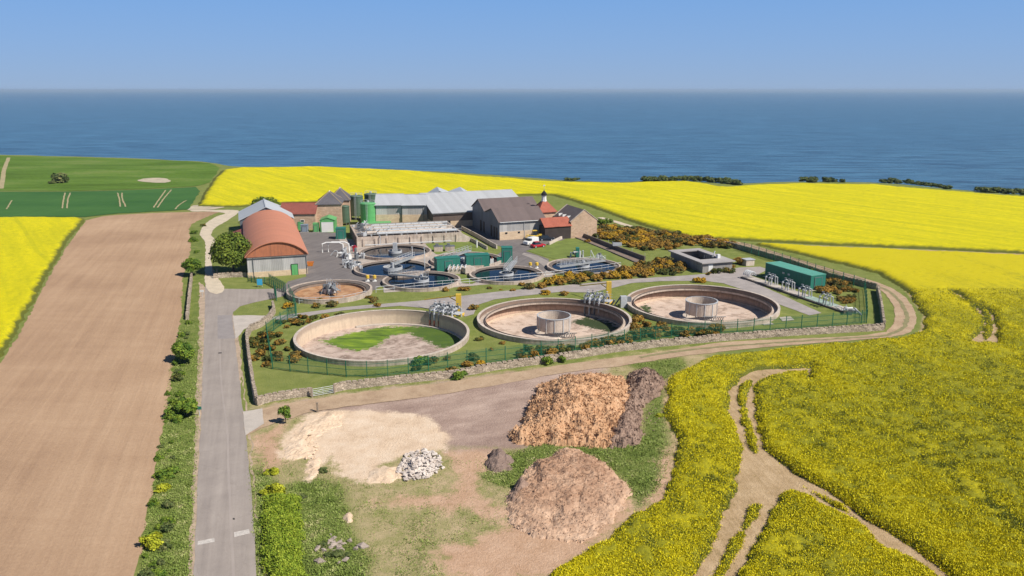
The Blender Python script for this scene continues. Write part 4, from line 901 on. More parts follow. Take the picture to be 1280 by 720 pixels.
strip_wall('parapet_wall', smooth_line(GP([(572, 293), (584, 299), (598, 306), (609, 312)]), step=1), .3, .9, M_cope, 'shorter pale parapet on the lawn side of the barn ramp', 'wall')
strip_wall('retaining_wall', GP([(713.5, 294), (700, 299.5), (686, 306.5)]), .4, .8, M_cope, 'low pale retaining wall between the parked cars and the upper lawn', 'wall')
# sunken channel right of the lawn
chn = thing('concrete_channel', 'long brown concrete channel with dark edge walls running from mill house to gorse strip', 'channel', G(716, 294.5))
c0 = G(716, 294.5)
def rel(px, py, z=0): g = G(px, py, z); return (g.x-c0.x, g.y-c0.y)
w = MB(); q = [rel(716, 296), rel(764, 315.5), rel(803, 332), rel(806, 326), rel(762, 310), rel(722, 293.5)]
w.add([(x, y, .07) for x, y in q], [tuple(range(6))]); w.build('channel_bed', M_brown, chn)
for pts, h_ in (([rel(716, 296), rel(764, 315.5), rel(803, 332)], .25), ([rel(722, 293.5), rel(762, 309.5), rel(806, 326)], 1.1)):
    mb = MB()
    for a_, b_ in zip(pts[:-1], pts[1:]):
        d = Vector(b_)-Vector(a_); mb.box(((a_[0]+b_[0])/2, (a_[1]+b_[1])/2, h_/2), (d.length, .35, h_), math.atan2(d.y, d.x))
    mb.build('edge_wall', M_dkc, chn)
for k in range(7):
    t = k/6; x, y = np.array(rel(722, 293.5))*(1-t)+np.array(rel(806, 326))*t; mb = MB(); mb.tube([(x, y+.2, 0), (x, y+.2, 1.9)], .04, 5); mb.build('post', M_galv, chn)
x, y = rel(771, 312); mb = MB(); mb.box((x, y, 1.1), (2.3, 1.6, .1)); mb.box((x, y-.8, 1.6), (2.3, .06, .9)); mb.box((x-1.1, y, 1.5), (.06, 1.6, .9)); mb.build('penstock_platform', M_galv, chn)
# ================================================================ tanks
def bridge(root, p0, p1, z, w=1.0, name='scraper_bridge', truss=True):
    p0, p1 = Vector(p0), Vector(p1); d = p1-p0; L = d.length; a = math.atan2(d.y, d.x); c = (p0+p1)/2
    mb = MB(); mb.box((c.x, c.y, z), (L, w*.8, .1), a); u = d.normalized(); n = Vector((-u.y, u.x, 0))
    for s in (-1, 1): mb.box((c.x+n.x*w/2*s, c.y+n.y*w/2*s, z-.12), (L, .08, .25), a)
    br = mb.build(name, M_bridge, root)
    r_ = MB()
    for s in (-1, 1):
        q0, q1 = p0+n*w/2*s, p1+n*w/2*s
        for zz in (.55, 1.1): r_.tube([(q0.x, q0.y, z+zz), (q1.x, q1.y, z+zz)], .035, 4)
        k = max(2, int(L/1.3))
        for i in range(k+1):
            q = q0+(q1-q0)*i/k; r_.tube([(q.x, q.y, z), (q.x, q.y, z+1.1)], .035, 4)
    r_.build('handrail', M_galv, br)
    if truss:
        t_ = MB(); k = max(2, int(L/2))
        for i in range(k):
            q = p0+d*(i+.5)/k; t_.tube([(q.x, q.y, z-.1), (q.x, q.y, .2)], .05, 5)
        t_.build('scraper_arms', M_dsteel, br)
    return br
m, nt, b = new_mat('dark_tank_water'); b.inputs['Base Color'].default_value = (.003, .009, .018, 1); b.inputs['Roughness'].default_value = .06; b.inputs['IOR'].default_value = 1.33
bump(nt, b, noise(nt, pos(nt), 1.5, 3), .03, .05); M_water = m
m, nt, b = new_mat('brown_tank_floor')
c = ramp(nt, noise(nt, pos(nt, obj=True), .5, 6, .7), [(.35, (.3, .15, .07)), (.5, (.5, .26, .12)), (.65, (.55, .36, .2))]); ln(nt, c, b.inputs['Base Color']); M_bfloor = m
def small_tank(px, py, hw, label, mat=None, rim=.75, lev=.25, n=64):
    g = G(px, py, rim); r = hw/F*(g.y*cp+(CAMH-rim)*sp); g.z = 0
    t = thing('round_tank', label, 'tank', g, 0, 'small round treatment tanks')
    w = MB(); w.lathe([(r, -.3), (r, rim-.12), (r+.03, rim-.12), (r+.03, rim), (r-.4, rim), (r-.4, lev-.4)], n); w.build('wall', M_tconc, t)
    wi = MB(); wi.lathe([(r-.405, rim-.1), (r-1.2, rim-.28), (r-1.2, rim-.36), (r-.405, rim-.5)], n); wi.build('weir_channel', M_dkc, t)
    s = MB(); s.lathe([(r-.42, lev), (0, lev)], n); s.build('water' if mat is None else 'tank_floor', mat or M_water, t, smooth=True)
    return t, g, r
def L2(g, px, py, z=1.0): q = G(px, py, z); return (q.x-g.x, q.y-g.y, 0)
def centre_well(t, r_=1.7, z=.9, col=.0):
    w = MB(); w.lathe([(r_, .3), (r_, z), (r_-.15, z), (r_-.15, .3)], 32); w.lathe([(.35, .2), (.35, z+.9), (0, z+.9)], 12); w.build('centre_well', M_galv, t)
tA, g, r = small_tank(494, 313.5, 45, 'water-filled round tank with a pillar at its centre, nearest the long filter tank')
centre_well(tA); c_ = MB(); c_.box((0, 0, 1.7), (1.0, .9, 2.2)); c_.build('drive_pillar', M_galv, tA)
tB, g, r = small_tank(491, 334.2, 48, 'water-filled round tank with a walkway slanting up from a white central ring')
centre_well(tB, 2.2, 1.0); bridge(tB, (0, 0, 0), L2(g, 516, 323), 1.5)
tC, g, r = small_tank(527, 349, 48.5, 'water-filled round tank by the railings with a long straight bridge across its left half')
centre_well(tC, 1.6); bridge(tC, L2(g, 487, 343.5), L2(g, 534, 348), 1.3); 
tD, g, r = small_tank(583, 323.3, 45, 'water-filled round tank behind the two teal plant cabins')
centre_well(tD, 1.4); bridge(tD, L2(g, 553, 326), L2(g, 587, 314.5), 1.4)
tE, g, r = small_tank(633, 341.3, 46.5, 'water-filled round tank with a steep grey arm beside the small teal kiosk')
centre_well(tE, 1.6); bridge(tE, L2(g, 633, 341), L2(g, 643, 328), 1.4, 1.3)
tF, g, r = small_tank(729.5, 331.3, 46, 'water-filled round tank below the lawn, first one right of the yard')
centre_well(tF, 1.4); bridge(tF, L2(g, 698, 334.5), L2(g, 755, 326.5), 1.3, 1.2)
tG, g, r = small_tank(412, 361.3, 52.5, 'empty round tank with a brown stained floor beside the arched barn', M_bfloor, .95, .1)
rng2 = MB(); rng2.lathe([(r-1.3, .1), (r-1.3, .55), (r-1.55, .55), (r-1.55, .1)], 64); rng2.build('inner_ring', M_brown, tG)
centre_well(tG, 1.3, 1.2); br = bridge(tG, L2(g, 411, 358), L2(g, 423, 369, .6), 1.6, .8)
for k in range(7):
    c_ = MB(); a = k*.9; c_.box((1.1*math.cos(a), 1.1*math.sin(a), 1.2), (.5, .4, 1.4+.2*(k % 3)), a); c_.tube([(1.1*math.cos(a), 1.1*math.sin(a), 1.4), (2.2*math.cos(a+.4), 2.2*math.sin(a+.4), .3)], .08, 5); c_.build('scraper_gear', M_dsteel, tG)
# large round tanks set in the ground
def floor_mesh(r, zf, attrs_fun, dz=.35):
    rs = np.concatenate([[0.02], np.linspace(.4, r, 60)]); A = np.linspace(0, 2*math.pi, 181)[:-1]
    RR, AA = np.meshgrid(rs, A, indexing='ij'); x, y = (RR*np.cos(AA)).ravel(), (RR*np.sin(AA)).ravel()
    z = zf-dz*(1-RR.ravel()/r)+.05*fbm(x/1.3, y/1.3, 8, 4)
    n, k = RR.shape; id_ = np.arange(n*k).reshape(n, k); nx_ = np.roll(id_, -1, 1)
    q = np.stack([id_[:-1], id_[1:], nx_[1:], nx_[:-1]], -1).reshape(-1, 4)
    return np.column_stack([x, y, z]), q, attrs_fun(x, y)
def tank_floor_mat(name, base, dirt, pale, green, gk=1.0):
    m, nt, b = new_mat(name); P = pos(nt, obj=True)
    n1 = noise(nt, P, .3, 7, .72); n2 = noise(nt, pos(nt, (1, 1, 1), obj=True), 1.3, 6, .7)
    c = ramp(nt, n1, [(.36, dirt), (.47, base), (.62, pale)])
    c = mix(nt, ramp(nt, n2, [(.5, 0.0), (.58, .75)]), c, tuple(x*.62 for x in base)) if green is None else mix(nt, ramp(nt, n2, [(.46, 0.0), (.58, .6)]), c, pale)
    c = mix(nt, ramp(nt, noise(nt, pos(nt, (.8, 1.3, 1), obj=True), .35, 6, .7), [(.54, 0.0), (.6, .7)]), c, dirt)
    if green:
        a = attr(nt, 'alg').outputs['Fac']; v = mth(nt, 'ADD', a, mth(nt, 'MULTIPLY', mth(nt, 'SUBTRACT', n2, .5), 6.5))
        gcol = ramp(nt, noise(nt, pos(nt, (.4, 1.5, 1), obj=True), .5, 5, .6), [(.3, (.035*gk, .07*gk, .008)), (.5, (.10*gk, .17*gk, .012)), (.68, (.2*gk, .28*gk, .02))])
        sx = nt.nodes.new('ShaderNodeSeparateXYZ'); ln(nt, P, sx.inputs[0]); gcol = mix(nt, ramp(nt, mth(nt, 'ADD', mth(nt, 'MULTIPLY', sx.outputs[0], .06), mth(nt, 'MULTIPLY', n1, .8)), [(.42, 0.0), (.75, .85)]), gcol, (.03*gk+.02, .07*gk+.02, .012))
        mr = nt.nodes.new('ShaderNodeMapRange'); mr.inputs[1].default_value = -.35; mr.inputs[2].default_value = .35; ln(nt, v, mr.inputs[0])
        c = mix(nt, mr.outputs[0], c, gcol)
    ln(nt, c, b.inputs['Base Color']); b.inputs['Roughness'].default_value = .8; bump(nt, b, n2, .4, .1); return m
M_f1 = tank_floor_mat('sludge_floor', (.42, .31, .25), (.24, .17, .13), (.58, .46, .38), True, 1.25)
M_f2 = tank_floor_mat('dry_sludge_floor', (.58, .43, .33), (.33, .23, .17), (.66, .52, .42), True, .4)
def big_tank(i, label, launder, alg_px, fl, zf=-1.8):
    cx, cy, r = BIG[i]; rim = .85
    t = thing('large_round_tank', label, 'tank', (cx, cy, 0), 0, 'three large empty round tanks')
    w = MB(); w.lathe([(r, -.4), (r, rim-.14), (r+.04, rim-.14), (r+.04, rim), (r-.36, rim), (r-.36, rim-.02)], 96); w.build('outer_wall', M_tconc, t)
    w = MB(); w.lathe([(r-.36, rim-.015), (r-.55, zf-.4)], 96)
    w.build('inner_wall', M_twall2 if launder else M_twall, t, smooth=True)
    cpg = MB(); cpg.lathe([(r+.05, rim+.0), (r+.05, rim+.07), (r-.40, rim+.07), (r-.40, rim-.0)], 96); cpg.build('rim_coping', M_cope, t)
    def af(x, y):
        p_ = [(q.x-cx, q.y-cy) for q in (G(a, b_, zf) for a, b_ in alg_px)]; return {'alg': ('POINT', np.clip(sdf(x, y, p_), -3, 3))}
    v, q, at = floor_mesh(r-.5, zf, af); link('tank_floor', npmesh('tank_floor', v, q, fl, at, smooth=True), t)
    kb = MB(); kb.lathe([(r-.56, zf+.25), (r-.95, zf+.2), (r-.95, zf-.1)], 96, a0=R(-15) if i == 0 else 0, a1=R(120) if i == 0 else 2*math.pi)
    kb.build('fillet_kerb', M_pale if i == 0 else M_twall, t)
    if launder:
        l = MB(); l.lathe([(r-.37, .2), (r-1.3, .2), (r-1.3, .5), (r-1.42, .5), (r-1.42, .02), (r-.37, -.1)], 96); l.build('launder_channel', M_tconc, t)
        v_ = MB()
        prof_ = []
        v_.lathe([(r-1.43, .44), (r-1.43, .64), (r-1.46, .64), (r-1.46, .4)], 96)
        v_.build('weir_plates', M_dkc, t)
        rd = 2.95
        d = MB(); d.lathe([(rd, -1.2), (rd, 1.25), (rd-.12, 1.25), (rd-.12, -1.2)], 48); dr = d.build('centre_drum', M_cope, t)
        s_ = MB()
        for k in range(12):
            a = 2*math.pi*k/12; s_.box(((rd+.05)*math.cos(a), (rd+.05)*math.sin(a), .0), (.1, .14, 2.6), a)
        s_.lathe([(rd+.01, 1.18), (rd+.1, 1.18), (rd+.1, 1.3), (rd-.14, 1.3)], 48); s_.build('drum_stiffeners', M_galv, dr)
        for k in range(8):
            a = 2*math.pi*k/8+.2; l_ = MB(); l_.tube([(rd*.97*math.cos(a), rd*.97*math.sin(a), zf-.35), (rd*.97*math.cos(a), rd*.97*math.sin(a), -1.1)], .08, 6); l_.build('leg', M_dsteel, t)
        sc = MB()
        for k in range(9):
            x = -.2+k*.42; sc.tube([(x, -3.1, zf-.2), (x+.4, -3.2, zf+.75)], .05, 5); sc.tube([(x+.4, -3.1, zf-.2), (x, -3.2, zf+.75)], .05, 5)
        sc.tube([(-.4, -3.1, zf+.72), (3.9, -3.1, zf+.72)], .07, 5); sc.build('scraper_blades', M_dsteel, t)
        cn = MB(); cn.lathe([(3.5, zf-.25), (3.3, zf-.05), (2.0, zf+.0), (0, zf+.1)], 40, (-.6, -.2, 0)); cn.build('centre_plinth', M_cope, t)
    return t
BIGL = ['large empty round tank with bright green algae over half its floor', 'large empty round tank with a central drum and a tall yellow post beside it', 'large empty round tank with a central drum, nearest the flat-roofed bunker']
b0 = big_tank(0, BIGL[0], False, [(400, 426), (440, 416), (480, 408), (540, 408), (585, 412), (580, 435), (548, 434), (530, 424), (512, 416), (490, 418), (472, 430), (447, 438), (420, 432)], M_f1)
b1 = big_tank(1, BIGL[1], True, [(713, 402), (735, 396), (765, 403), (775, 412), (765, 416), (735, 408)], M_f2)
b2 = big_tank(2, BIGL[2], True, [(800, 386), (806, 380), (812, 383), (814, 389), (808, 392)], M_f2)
# pipework hung on the tank walls
def pump_set(px, py, ang, n, label, rust=False, zf=-2.0):
    g = G(px, py, 1.0); g.z = -.2; t = thing('pump_station', label, 'pump station', g, ang)
    d = MB(); d.box((n*.45, .3, 1.35), (n*.9+.8, 2.0, .1))
    for x in np.arange(-.3, n*.9+.5, .9):
        d.tube([(x, -.7, 1.35), (x, -.7, 2.45)], .03, 4); d.tube([(x, 1.25, 1.35), (x, 1.25, 2.45)], .03, 4)
    for z in (1.9, 2.45): d.tube([(-.3, -.7, z), (n*.9+.3, -.7, z)], .03, 4); d.tube([(-.3, 1.25, z), (n*.9+.3, 1.25, z)], .03, 4)
    d.build('platform', M_galv, t)
    for k in range(n):
        x = k*.95; pm = MB(); pm.tube([(x, -1.0, zf), (x, -1.0, 1.7), (x, -.6, 2.1), (x, 1.6, 2.1), (x, 2.1, 1.6), (x, 2.1, .2)], .17, 8)
        pm.tube([(x, -1.0, .9), (x, -1.0, 1.05)], .27, 8); pm.tube([(x, 0, 2.1), (x, .35, 2.1)], .28, 8); po = pm.build('riser_pipe', M_galv if k % 2 else M_dsteel, t)
        pm = MB(); pm.box((x, .9, 2.25), (.45, .45, .55)); pm.tube([(x, .9, 2.4), (x, .9, 2.95)], .06, 6); pm.lathe([(.22, 2.9), (.22, 2.96), (0, 2.96)], 10, (x, .9, 0)); pm.build('valve', M_dsteel if k % 2 else M_galv, po)
        if rust: pm = MB(); pm.tube([(x, -1.0, zf+.02), (x, -1.0, -.2)], .2, 8); pm.build('rusty_sleeve', M_rust, po)
    f = MB(); f.box((n*.45, -1.1, zf+.2), (n*.95+.6, .9, .35)); f.build('footing', M_pale, t)
    return t
pump_set(541, 388.5, R(-28), 6, 'rusty pump pipes dropping into the algae-stained tank', True)
pump_set(733, 374.5, R(-24), 5, 'grey pump pipes dropping into the tank with the central drum beside the yellow post')
pk = thing('penstock_cabinet', 'grey steel cabinet and valve frame between the second and third large tanks', 'cabinet', G(779, 384), R(10))
c_ = MB(); c_.box((0, 0, 1.1), (1.2, .9, 2.2)); c_.build('body', M_galv, pk); c_ = MB(); c_.box((1.2, .8, 1.3), (1.0, 1.0, .8)); c_.tube([(-1.6, .4, .3), (-.6, .2, 1.9)], .15, 6); c_.tube([(-2.2, .9, .1), (-1.6, .4, 1.4)], .2, 6); c_.build('valve_frame', M_dsteel, pk)
for px, py, lab in ((573.5, 393.5, 'tall yellow davit crane standing beside the algae-stained tank'), (760.5, 378.5, 'tall yellow davit crane standing beside the tank with central drum')):
    y = thing('davit_crane', lab, 'crane', G(px, py), R(0))
    h_ = HZ(px, py, 367.5 if px < 600 else 352)
    q = MB(); q.box((0, 0, h_/2), (.95, .8, h_)); q.box((0, 0, .1), (2.0, 1.8, .2)); q.build('post', M_yel, y)
    far = G(px-52, py-(15 if px < 600 else 18)); d = far-G(px, py); d.z = 0; u = d.normalized()
    q = MB(); q.tube([(0, 0, h_-.25), (u.x*9.5, u.y*9.5-2, h_-2.3)], .11, 6); q.tube([(0, 0, h_-1.5), (u.x*2.4, u.y*2.4-.6, h_-.9)], .09, 6); q.build('jib', M_yel, y)
    q = MB(); q.box((u.x*2.2, u.y*2.2, 1.3), (.7, .5, .5)); q.tube([(u.x*2.2, u.y*2.2, 0), (u.x*2.2, u.y*2.2, 1.1)], .05, 5); q.build('winch_stand', M_galv, y)
# ---------------------------------------------------------------- teal plant cabins
box_unit(546.5, 341, 5.4, 2.6, 3.1, M_teal, 'plant_cabin', 'teal plant cabin in front of the round tank, left of its twin', 'cabin', R(20))
box_unit(583, 336.5, 5.4, 2.6, 3.1, M_teal, 'plant_cabin', 'teal plant cabin just right of the other one, beside the white posts', 'cabin', R(12))
box_unit(627.5, 329, 2.5, 2.6, 3.6, M_teal, 'control_kiosk', 'upright teal kiosk at the top of the round tank with the steep grey arm', 'kiosk', R(5))
box_unit(621.5, 329.5, 1.2, 1.2, 1.2, M_teal, 'control_kiosk', 'knee-high teal cabinet left of the upright teal kiosk', 'cabinet', R(5), door=False)
for k, (px, py, lab) in enumerate(((609, 331.5, 'white valve post nearest the right-hand teal cabin'), (615, 330.5, 'red-topped white valve post between teal cabin and teal kiosk'))):
    v = thing('valve_post', lab, 'valve', G(px, py)); q = MB(); q.box((0, 0, .7), (.8, .5, 1.4)); q.build('body', M_white, v); q = MB(); q.tube([(0, 0, 1.4), (0, 0, 1.8)], .2, 8); q.build('cap', M_rust if k else M_galv, v)
ch = thing('valve_chamber', 'pale concrete valve chamber with pipes in front of the two teal cabins', 'chamber', G(561, 343), R(5))
q = MB(); q.box((1.2, 1, .7), (2.8, 2.2, 1.4)); q.box((4.2, .8, .9), (2.6, 2.6, 1.2), .5); q.build('chamber', M_cope, ch)
for k in range(5): q = MB(); q.tube([(-.2+k*.9, -.3, 1.1), (.2+k*.9, .6, 1.9), (.4+k*.9, 2, 1.7)], .14, 6); q.build('pipe', M_galv, ch)
ch = thing('valve_chamber', 'dark-topped concrete boxes on the lawn strip below the filter tank', 'chamber', G(545, 314), R(8))
for x, s in ((0, 2.2), (2.9, 2.4)): q = MB(); q.box((x+.6, 0, .6), (s, 2, 1.2)); q.build('chamber', M_tconc, ch); q = MB(); q.box((x+.6, 0, 1.3), (s+.2, 1.8, .15), .1); q.box((x+.3, .2, 1.6), (.8, .9, .5)); q.build('cover', M_dsteel, ch)
# lawn pump cluster near the cars
pc = thing('pump_cluster', 'dark pumps and pale pipes on the lawn tip above the rightmost water tank', 'pumps', G(727, 323), R(0))
pc.location = G(726, 321); pc.location.x -= 0
pc.location = G(727-0, 321); 
pc.location = G(728, 320)
def gear(root, n, sx, sy, seed, white=.3, hmax=1.8):
    rr = random.Random(seed)
    for k in range(n):
        x, y = rr.uniform(-sx, sx), rr.uniform(-sy, sy); q = MB(); h_ = rr.uniform(.5, hmax); mt = M_white if rr.random() < white else rr.choice([M_galv, M_dsteel, M_galv])
        typ = rr.random()
        if typ < .4: q.box((x, y, h_/2), (rr.uniform(.3, .9), rr.uniform(.3, .9), h_), rr.random()*3); nm = 'pump_body'
        elif typ < .8: q.tube([(x, y, 0), (x, y, h_), (x+rr.uniform(-1.5, 1.5), y+rr.uniform(-1, 1), h_+.1), (x+rr.uniform(-1.6, 1.6), y+rr.uniform(-1.2, 1.2), 0)], rr.uniform(.08, .2), 7); nm = 'pipe'
        else: q.lathe([(0, h_), (.35, h_), (.35, 0)], 12, (x, y, 0)); q.tube([(x, y, h_), (x, y, h_+.4)], .07, 5); nm = 'motor'
        q.build(nm, mt, root)
gear(pc, 16, 3.0, 2.0, 5, .2); box_ = MB(); box_.box((-2.6, 0, 1.3), (.8, 1.6, 2.6)); box_.build('panel', M_teal, pc)
pc.location = G(737, 322.5); pc.location = G(735, 322.5)
pp = thing('pipe_manifold', 'tangle of white and grey pipes left of the two left-hand water tanks', 'pipework', G(436, 320), R(25))
gear(pp, 34, 2.6, 5.5, 9, .15, 1.7)
for sgn in (0, 1.5):
    q = MB(); q.tube([(-5+sgn, 7, 0), (-5+sgn, 7, 2.2), (-4+sgn, 7, 2.5), (-1+sgn, 5.6, 2.5), (-.2+sgn, 5, 2.1), (-.2+sgn, 4.6, .2)], .17, 10); q.build('swan_neck_pipe', M_white, pp)
pq = thing('pipe_manifold', 'second tangle of grey pipes and pumps beside the tank with the slanting walkway', 'pipework', G(441, 334), R(25)); gear(pq, 26, 1.8, 3.6, 17, .1, 1.3)
rdv = thing('red_valve', 'red valve gear beside the white swan-neck pipes', 'valve', G(443.5, 314.5)); q = MB(); q.box((0, 0, .7), (.7, .5, 1.4)); q.tube([(-.7, 0, 1.2), (.7, 0, 1.2)], .15, 6); q.lathe([(.35, 1.5), (.35, 1.6), (0, 1.6)], 12); q.build('valve_body', M_red, rdv)
for px, py, lab in ((464, 352, 'pair of yellow valve heads beside the empty brown-floored tank'), (667, 335.5, 'pair of yellow valve heads on the yard edge below the parked cars')):
    v = thing('valve_pair', lab, 'valves', G(px, py))
    for s in (-.75, .75):
        q = MB(); q.tube([(s, 0, 0), (s, 0, .7)], .2, 8); q.box((s, 0, .1), (.8, .8, .2)); p_ = q.build('standpipe', M_white, v); q = MB(); q.lathe([(0, 1.5), (.38, 1.35), (.38, .75), (0, .6)], 12, (s, 0, 0)); q.build('valve_head', M_yel, p_)
sk = thing('skip', 'small orange skip alone on the asphalt beside the arched barn', 'skip', G(384.8, 333.2), R(10))
q = MB(); q.add([(0, 0, .1), (1.1, 0, .1), (1.1, 1.0, .1), (0, 1, .1), (-.15, -.1, 1.0), (1.4, -.1, 1.0), (1.4, 1.1, 1.0), (-.15, 1.1, 1.0)], [(3, 2, 1, 0), (0, 1, 5, 4), (1, 2, 6, 5), (2, 3, 7, 6), (3, 0, 4, 7)]); q.build('body', M_oran, sk)
q = MB(); q.box((.6, .5, .85), (1.3, 1.0, .1)); q.build('load', M_rust, sk)
bb_ = thing('notice_board', 'light blue notice board on the grass by the green entrance gate', 'notice board', G(325, 359)); q = MB(); q.box((0, 0, 1.1), (1.1, .08, 1.3)); q.build('board', M_blue, bb_)
for s in (-.45, .45): q = MB(); q.tube([(s, .1, 0), (s, .1, 1.7)], .04, 5); q.build('post', M_galv, bb_)
# bunker
o = G(878, 341.5); bk = thing('bunker', 'low flat-roofed concrete building with a sunken open well in its roof', 'bunker', o, R(18))
q = MB(); Wk, Dk, hk = 7.6, 14.6, 2.2
q.box((Wk/2, .25, hk/2), (Wk, .5, hk)); q.box((Wk/2, Dk-.25, hk/2), (Wk, .5, hk)); q.box((.25, Dk/2, hk/2), (.5, Dk-1, hk)); q.box((Wk-.25, Dk/2, hk/2), (.5, Dk-1, hk)); q.build('wall', plain('grey_block', (.3, .28, .26), var=.2, dirt=(.18, .16, .15)), bk)
q = MB(); e_ = .5
for c_, s_ in (((Wk/2, 1.3), (Wk+2*e_, 3.6)), ((Wk/2, Dk-.5), (Wk+2*e_, 2.0)), ((.35, 8.1), (1.7, 10.0)), ((Wk-.35, 8.1), (1.7, 10.0))): q.box((c_[0], c_[1], hk+.12), (s_[0], s_[1], .24))
q.build('roof_slab', plain('roof_felt', (.4, .37, .35), var=.15), bk)
q = MB(); q.box((Wk/2, Dk/2, .6), (Wk-1.1, Dk-1.1, .1)); q.build('well_floor', M_dkc, bk)
q = MB(); q.box((Wk-1.6, 3.4, hk+.65), (.7, .7, .9)); q.tube([(Wk-2.1, 4.9, hk+.2), (Wk-1.6, 4.9, hk+1.6)], .12, 6); q.build('roof_vent', M_white, bk)
for x in np.arange(3.0, 5.6, .6): q = MB(); q.box((x, 4.4, hk+.55), (.06, .06, .7)); q.build('rail_post', M_dsteel, bk)
opening(bk, 'door', 2, -.03, 0, 1.1, 1.9, mat=M_white)
sb = thing('block_hut', 'tiny pale concrete hut between the bunker and the long green container', 'hut', G(938, 332.5), R(18)); q = MB(); q.box((0, 1, .7), (2.2, 1.8, 1.4)); q.build('wall', M_cope, sb); q = MB(); q.box((0, 1, 1.46), (2.5, 2.1, .12)); q.build('roof', M_galv, sb)
# long green container
o = G(1012.5, 363.5); ct = thing('long_container', 'long dark green steel container beside the row of pipe chambers', 'container', o, R(23))
q = MB(); Wc, Dc, hc = 3.9, 13.8, 3.1; q.box((Wc/2, Dc/2, hc/2+.1), (Wc, Dc, hc-.2)); q.build('body', M_teal, ct)
q = MB(); q.box((Wc/2, Dc/2, hc+.04), (Wc+.1, Dc+.1, .1)); q.build('roof', plain('mint_roof', (.12, .36, .27), var=.12, rough=.5), ct)
q = MB(); q.box((Wc/2, Dc/2, .05), (Wc+.6, Dc+.6, .1)); q.build('base', M_pale, ct)
q = MB()
for y_ in np.arange(.4, Dc, .45): q.box((-.02, y_, hc/2), (.06, .18, hc-.5))
q.build('side_ribs', M_teal, ct); opening(ct, 'door', Wc/2, -.04, .2, 1.8, 2.4, mat=M_teal, frame=M_dsteel); opening(ct, 'vent', -.06, 8, 1.9, .6, .35, 'side', M_galv); opening(ct, 'vent', -.06, 6.4, 1.9, .6, .35, 'side', M_galv)
# chambers with pipe trees
axd = (G(1062, 391)-G(932, 347)); L_ = axd.length; ang = math.atan2(axd.y, axd.x)
cb = thing('chamber_slab', 'long line of pale concrete chamber covers in front of the green container', 'concrete slab', G(932, 347), ang)
for k in range(8):
    q = MB(); q.box((L_*(k+.5)/8, 0, .2), (L_/8-.25, 2.2, .4)); q.build('cover', M_pale if k not in (5, 6) else plain('greenish_cover', (.33, .42, .36)), cb)
q = MB(); q.box((L_/2, 1.25, .15), (L_, .25, .35)); q.box((L_/2, -1.25, .15), (L_, .25, .35)); q.build('kerb', M_dkc, cb)
PL = ['branching pipe assembly at the far end of the concrete chambers', 'branching pipe assembly, second from the far end of the chambers', 'branching pipe assembly in the middle of the chambers, by the container end', 'branching pipe assembly, third from the far end and next to the green end wall', 'low cluster of pipes at the near end of the concrete chambers']
tr0 = None
spots = [(963, 355, 'first branching pipe assembly along the chambers, beside the far half of the container'), (984, 362, 'second branching pipe assembly along the chambers, beside the middle of the container'), (1005, 370.5, 'third branching pipe assembly along the chambers, beside the near end of the container'), (1031, 380.5, 'branching pipe assembly past the near end of the container')]
for k, (px, py, lab) in enumerate(spots):
    if k == 0:
        tr0 = thing('pipe_tree', lab, 'pipework', G(px, py, .4), ang, 'pipe assemblies on the chambers')
        for j in range(3):
            q = MB(); x = -1.0+j*.9+.2*(j % 2); q.tube([(x, -.5, 0), (x, -.5, 1.5), (x+.3, 0, 2.0), (x+.3, .8, 1.6), (x+.3, .9, 0)], .13, 7); q.tube([(x, -.5, 1.0), (x+.8, -.9, 1.6)], .1, 6); o_ = q.build('branch_pipe', M_galv, tr0)
            q = MB(); q.lathe([(.28, .0), (.28, .12), (0, .12)], 10, (x+.3, 0, 2.2)); q.tube([(x+.3, 0, 1.9), (x+.3, 0, 2.3)], .05, 5); q.build('handwheel', M_dsteel, o_)
    else: copy_thing(tr0, G(px, py, .4), ang, lab)
lp = thing('pipe_cluster', 'low cluster of pipes at the near end of the concrete chambers', 'pipework', G(1060, 391), ang); gear(lp, 10, 1.6, 1.2, 21, .3, 1.0)
lp = thing('pipe_coil', 'round coiled pipes at the far end of the concrete chambers', 'pipework', G(937, 349), ang)
for k in range(4): q = MB(); q.tube([(k*.6-1, .9*math.cos(a), .9+.9*math.sin(a)) for a in np.linspace(0, math.pi, 9)], .14, 7); q.build('pipe_hoop', M_galv, lp)
# ================================================================ walls, fences, railings
def path(pts, step=.9): return smooth_line(GP(pts), step=step)
def poly_path(pts, step=.8):
    P = [np.array(p) for p in GP(pts)]; out = []
    for a, b_ in zip(P[:-1], P[1:]):
        k = max(1, int(np.linalg.norm(b_-a)/step)); out += [tuple(a+(b_-a)*i/k) for i in range(k)]
    return out+[tuple(P[-1])]
strip_wall('stone_wall', poly_path([(417.5, 490), (432, 486.5), (500, 479), (568, 472), (620, 462), (674, 455), (766, 440), (830, 432.5), (900, 426), (985, 419.5), (1104, 412.5)]), .5, .98, M_dry, 'long drystone wall along the near side of the works beside the dirt track', 'wall', jit=.035, seed=1, cope=True)
strip_wall('stone_wall', poly_path([(320.5, 507), (340, 501), (365, 497), (391, 494)]), .5, .98, M_dry, 'short drystone wall between the road corner and the steel field gate', 'wall', jit=.035, seed=2, cope=True)
strip_wall('stone_wall', poly_path([(321, 505), (316, 480), (311.5, 450), (308.5, 423), (313, 414), (325, 409), (336, 401), (343, 391), (341, 383)]), .5, 1.0, M_dry, 'drystone wall beside the road from the near corner up to the entrance', 'wall', jit=.035, seed=3, cope=True)
strip_wall('stone_wall', poly_path([(1104.5, 411), (1101, 385), (1097, 364)]), .5, 1.15, M_dry, 'short drystone wall closing the far right end of the works inside the track bend', 'wall', jit=.035, seed=4, cope=True)
